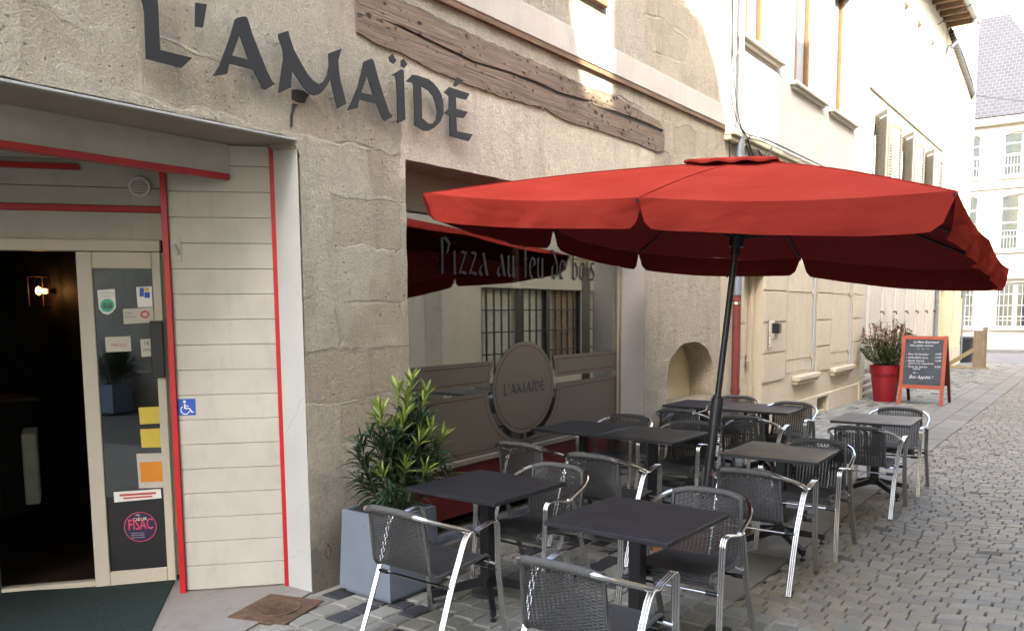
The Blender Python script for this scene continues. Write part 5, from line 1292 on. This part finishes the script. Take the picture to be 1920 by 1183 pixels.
q = MB(); q.box(-0.50, 0.50, -0.22, -0.20, 0.0, 0.061, bev=0.002); q.box(-0.50, 0.50, 0.30, 0.32, 0.0, 0.061, bev=0.002); q.box(-0.50, -0.48, -0.199, 0.299, 0.0, 0.061); q.box(0.48, 0.50, -0.199, 0.299, 0.0, 0.061); q.build('side_board', M['deck'], pbase)

# ------------------------------------------------------------------ plants
def leaf(q, p, d, L, w, col, droop=0.3, rnd=random):
    d = d.normalized(); side = d.cross(Vector((0, 0, 1)))
    if side.length < 0.05: side = Vector((1, 0, 0))
    side.normalize(); side = (Matrix.Rotation(rnd.uniform(-0.7, 0.7), 3, d) @ side); up = side.cross(d)
    g_ = Vector((0, 0, -1))
    a = p+d*L*0.35+g_*droop*L*0.05; b = p+d*L*0.70+g_*droop*L*0.25; c = p+d*L+g_*droop*L*0.55
    f = up*w*0.18
    q.add([p, a-side*w/2+f, a+side*w/2+f, b-side*w*0.40+f, b+side*w*0.40+f, c, a, b], [(0, 1, 6), (0, 6, 2), (1, 3, 7, 6), (6, 7, 4, 2), (3, 5, 7), (7, 5, 4)], col=col)

pot = empty('potted_shrub', (3.695, 3.72, 0), R(-1), 'bushy shrub with narrow leaves and light green tips in a blue-grey flared square planter', 'potted plant')
q = MB(); tb, tt, H = 0.232, 0.212, 0.54
def ringp(h, z): return [(-h, -h, z), (h, -h, z), (h, h, z), (-h, h, z)]
V = ringp(tb, 0.03)+ringp(tb, 0.035)+ringp(tt, H-0.003)+ringp(tt-0.003, H)+ringp(tt-0.022, H)+ringp(tt-0.022, H-0.10)
F = [(3, 2, 1, 0)]+[(a*4+k, a*4+(k+1) % 4, (a+1)*4+(k+1) % 4, (a+1)*4+k) for a in range(5) for k in range(4)]
q.add(V, F); q.box(-tb+0.03, tb-0.03, -tb+0.03, tb-0.03, 0.0, 0.0299); q.build('planter', M['planter'], pot)
q = MB(); q.add(ringp(tt-0.022, H-0.06), [(0, 1, 2, 3)]); q.build('soil', M['soil'], pot)
rr = random.Random(21)
fo = MB(); nw = MB(); stm = MB()
def shoot(base, tip, nleaf, fresh, Lf=0.155):
    base = Vector(base); tip = Vector(tip); mid = (base+tip)/2+Vector((rr.uniform(-.03, .03), rr.uniform(-.03, .03), 0.02))
    P = smooth_path([base, mid, tip], 6); stm.tube(P, [0.007-0.004*i/(len(P)-1) for i in range(len(P))], 5)
    ax = (tip-mid).normalized(); az = rr.uniform(0, 6.28)
    for i in range(nleaf):
        s = 0.28+0.72*(i/nleaf)**0.8; f = s*(len(P)-1); i0 = min(int(f), len(P)-2); p = P[i0].lerp(P[i0+1], f-i0)
        az += 2.4; op = R(72-40*s)+rr.uniform(-.35, .35)
        o = ax.orthogonal().normalized(); o = Matrix.Rotation(az, 3, ax) @ o; d = ax*math.cos(op)+o*math.sin(op)
        nf = fresh and s > 0.80
        v = rr.uniform(0.45, 1.3)
        leaf(nw if nf else fo, p, d, Lf*rr.uniform(0.75, 1.15)*(0.85 if nf else 1), 0.017*rr.uniform(.8, 1.3), (v, v, v), 0.2 if nf else 0.6, rr)
ZB = 0.46
tips = [(0.26, 0.02, 1.36, 1), (0.20, 0.10, 1.30, 1), (0.32, -0.05, 1.28, 1), (0.30, 0.12, 1.26, 1), (0.18, -0.02, 1.22, 1), (0.02, 0.10, 1.19, 1), (-0.04, 0.02, 1.15, 1), (0.08, 0.00, 1.08, 1), (0.05, -0.10, 1.12, 1), (0.26, -0.14, 1.03, 1), (0.14, -0.17, 1.0, 1),
        (-0.14, 0.10, 0.98, 0), (-0.20, 0.0, 0.86, 0), (-0.17, -0.12, 0.80, 1), (-0.06, -0.22, 0.84, 1), (0.08, -0.26, 0.80, 1), (0.24, -0.24, 0.82, 0), (0.40, -0.12, 0.96, 1), (0.36, 0.06, 1.06, 0), (-0.12, 0.16, 0.88, 0), (-0.20, 0.06, 0.74, 0), (0.04, -0.12, 0.9, 0), (0.34, -0.22, 0.72, 0), (-0.18, -0.2, 0.70, 0), (0.26, 0.12, 1.1, 0), (0.12, 0.1, 1.05, 0), (-0.05, -0.02, 0.95, 0), (0.16, 0.05, 0.95, 0), (0.22, -0.10, 1.12, 0)]
for (a, b, z, fr_) in tips:
    shoot((a*0.25, b*0.25, ZB), (a, b, z), 40 if z > 0.95 else 34, fr_)
    if z > 1.0: shoot((a*0.5, b*0.5, ZB+0.2), (a+rr.uniform(-.07, .07), b+rr.uniform(-.07, .07), z-rr.uniform(.08, .2)), 28, 0)
fo.build('foliage', M['leaf'], pot, recalc=False); nw.build('young_leaves', M['leaf_new'], pot, recalc=False); stm.build('stem', M['stem'], pot)

for k_, (sx_, sy_, lb_) in enumerate(((-5.3, -1.85, 'shrub in a square planter across the street, mirrored in the door glass'), (-6.6, -1.8, 'second planter shrub across the street, farther from the door reflection'))):
    o_ = copy_tree(pot); o_.location = (sx_, sy_, 0); tag(o_, lb_, 'potted plant')
rp_ = empty('red_potted_shrub', (17.08, 3.56, 0), 0, 'loose reddish green shrub in a tall tapered red pot beside the menu board', 'potted plant')
q = MB(); q.lathe([(0.20, 0.0), (0.262, 0.52), (0.262, 0.525), (0.285, 0.525), (0.292, 0.70), (0.286, 0.706), (0.268, 0.70), (0.262, 0.62)], 32); q.build('pot', M['red_pot'], rp_, smooth=True)
q = MB(); q.lathe([(0.262, 0.63), (0.0001, 0.63)], 24, capb=False); q.build('soil', M['soil'], rp_)
fo = MB(); stm = MB()
for i in range(120):
    a = rr.uniform(0, 6.28); rad = 0.52*math.sqrt(rr.random()); h = 0.85+rr.uniform(0.1, 0.80)*(1-0.35*(rad/0.52)**2)
    tip = Vector((rad*math.cos(a), rad*math.sin(a), h)); base = Vector((tip.x*0.2, tip.y*0.2, 0.62)); mid = (base+tip)/2+Vector((tip.x*0.15, tip.y*0.15, 0.03))
    P = smooth_path([base, mid, tip], 5); stm.tube(P, 0.004, 4)
    for k in range(34):
        s = rr.uniform(0.25, 1.0); f = s*(len(P)-1); i0 = min(int(f), len(P)-2); p = P[i0].lerp(P[i0+1], f-i0)
        d = Vector((rr.uniform(-1, 1), rr.uniform(-1, 1), rr.uniform(-0.2, 1)))
        red = max(0, min(1, (p.z-0.95)/0.40))*rr.random()**0.5
        c = (0.6+1.3*red, 1.0-0.62*red, 0.55+0.3*red); v = rr.uniform(0.25, 1.3); leaf(fo, p, d, rr.uniform(0.04, 0.075), 0.024, (c[0]*v, c[1]*v, c[2]*v), 0.2, rr)
fo.build('foliage', M['leaf_red'], rp_, recalc=False); stm.build('stem', M['stem'], rp_)

# ------------------------------------------------------------------ menu board
mbd = empty('menu_board', (16.66, 2.86, 0), R(-92), 'standing slate menu board in an orange-red wooden frame with chalk writing', 'menu board')
LN = 0.20/1.28                                        # lean
def FB(x, y, z): return Vector((x, y+z*LN, z))
def bbox(q, x0, x1, y0, y1, z0, z1):
    q.add([FB(x, y, z) for x in (x0, x1) for y in (y0, y1) for z in (z0, z1)], [(0, 1, 3, 2), (4, 6, 7, 5), (0, 4, 5, 1), (2, 3, 7, 6), (0, 2, 6, 4), (1, 5, 7, 3)])
q = MB(); bbox(q, -0.385, -0.325, -0.02, 0.012, 0, 1.28); bbox(q, 0.325, 0.385, -0.02, 0.012, 0, 1.28); bbox(q, -0.3249, 0.3249, -0.018, 0.010, 1.215, 1.275); bbox(q, -0.3249, 0.3249, -0.018, 0.010, 0.30, 0.37); q.build('frame', M['orange_wood'], mbd)
q = MB(); bbox(q, -0.325, 0.325, -0.006, 0.004, 0.37, 1.215); q.build('slate_panel', M['board'], mbd)
q = MB()
def back(x0, x1, y0, y1, z0, z1):
    g2 = lambda x, y, z: Vector((x, 0.03+y+(1.28-z)*0.42+1.28*LN-0.02, z)); q.add([g2(x, y, z) for x in (x0, x1) for y in (y0, y1) for z in (z0, z1)], [(0, 1, 3, 2), (4, 6, 7, 5), (0, 4, 5, 1), (2, 3, 7, 6), (0, 2, 6, 4), (1, 5, 7, 3)])
back(-0.385, -0.33, 0, 0.03, 0, 1.27); back(0.33, 0.385, 0, 0.03, 0, 1.27); back(-0.33, 0.33, 0, 0.01, 0.33, 1.27); q.build('rear_frame', M['dark_wood_red'], mbd)
q = MB(); q.tube([FB(-0.05+0.045*math.cos(a), -0.005, 0.30+0.06*math.sin(a)) for a in [math.pi+i*math.pi/10 for i in range(11)]], 0.003, 5); q.build('chain', M['alu'], mbd)
def chalk(s, x, z, h, **kw):
    ch = MB(); put_text(ch, s, x, z, h, -0.0075, FB, shear=0.25, **kw); ch.build('chalk_writing', M['chalk'], mbd)
chalk('Le Menu Gourmand', -0.19, 1.145, 0.062, wid=0.42); chalk('Nos pizzas maison', -0.25, 1.085, 0.055, wid=0.40); chalk('~ ~ ~', -0.12, 1.03, 0.05, wid=0.2)
for i, (s, p, z, w) in enumerate((('Duo du boucher', '14,50€', 0.925, 0.35), ('Andouillette sauce', '13,50€', 0.862, 0.34), ('Steak haché', '12,50€', 0.80, 0.28), ('Tarte du terroir', '10,50€', 0.69, 0.34))):
    chalk('-', -0.30, z, 0.055); chalk(s, -0.265, z, 0.050, wid=w); chalk(p, 0.19, z+0.01, 0.045, wid=0.11)
chalk('(poivre ou roquefort)', -0.25, 0.755, 0.045, wid=0.42); chalk('salade', -0.17, 0.655, 0.04, wid=0.13); chalk('et ...', -0.16, 0.585, 0.045, wid=0.10)
chalk('Bon Appétit !', -0.22, 0.49, 0.085, wid=0.40)

# ------------------------------------------------------------------ far street furniture
bn = empty('litter_bin', (30.75, 3.98, 0), 0, 'dark round litter bin at the foot of the far corner downpipe', 'bin')
q = MB(); q.lathe([(0.22, 0.0), (0.27, 0.72), (0.30, 0.74), (0.30, 0.82), (0.22, 0.86), (0.001, 0.86)], 20); q.build('body', M['bin'], bn, smooth=True)
ps = empty('braced_post', (27.9, 3.25, 0), 0, 'weathered wooden post with a diagonal brace on ground planks near the far corner', 'post')
q = MB(); q.box(-0.14, -0.02, -0.14, 0.14, 0.03, 1.12, bev=0.01); q.box(-0.018, 0.05, -0.20, -0.08, 0.03, 1.22, bev=0.01); q.build('upright', M['post_wood'], ps)
q = MB(); q.add([(-0.19, 0.10, 0.50), (-0.19, 0.75, 0.04), (-0.19, 0.95, 0.04), (-0.19, 0.10, 0.64), (-0.145, 0.10, 0.50), (-0.145, 0.75, 0.04), (-0.145, 0.95, 0.04), (-0.145, 0.10, 0.64)], [(0, 1, 2, 3), (4, 5, 6, 7), (0, 1, 5, 4), (1, 2, 6, 5), (2, 3, 7, 6), (3, 0, 4, 7)]); q.build('brace', M['plank'], ps)
q = MB(); q.box(-0.30, -0.12, -0.30, 1.1, 0.0, 0.03, bev=0.004); q.box(0.25, 0.42, -0.2, 1.0, 0.0, 0.03, bev=0.004); q.box(-0.119, 0.249, 0.1, 0.3, 0.0, 0.028); q.build('ground_plank', M['plank'], ps)
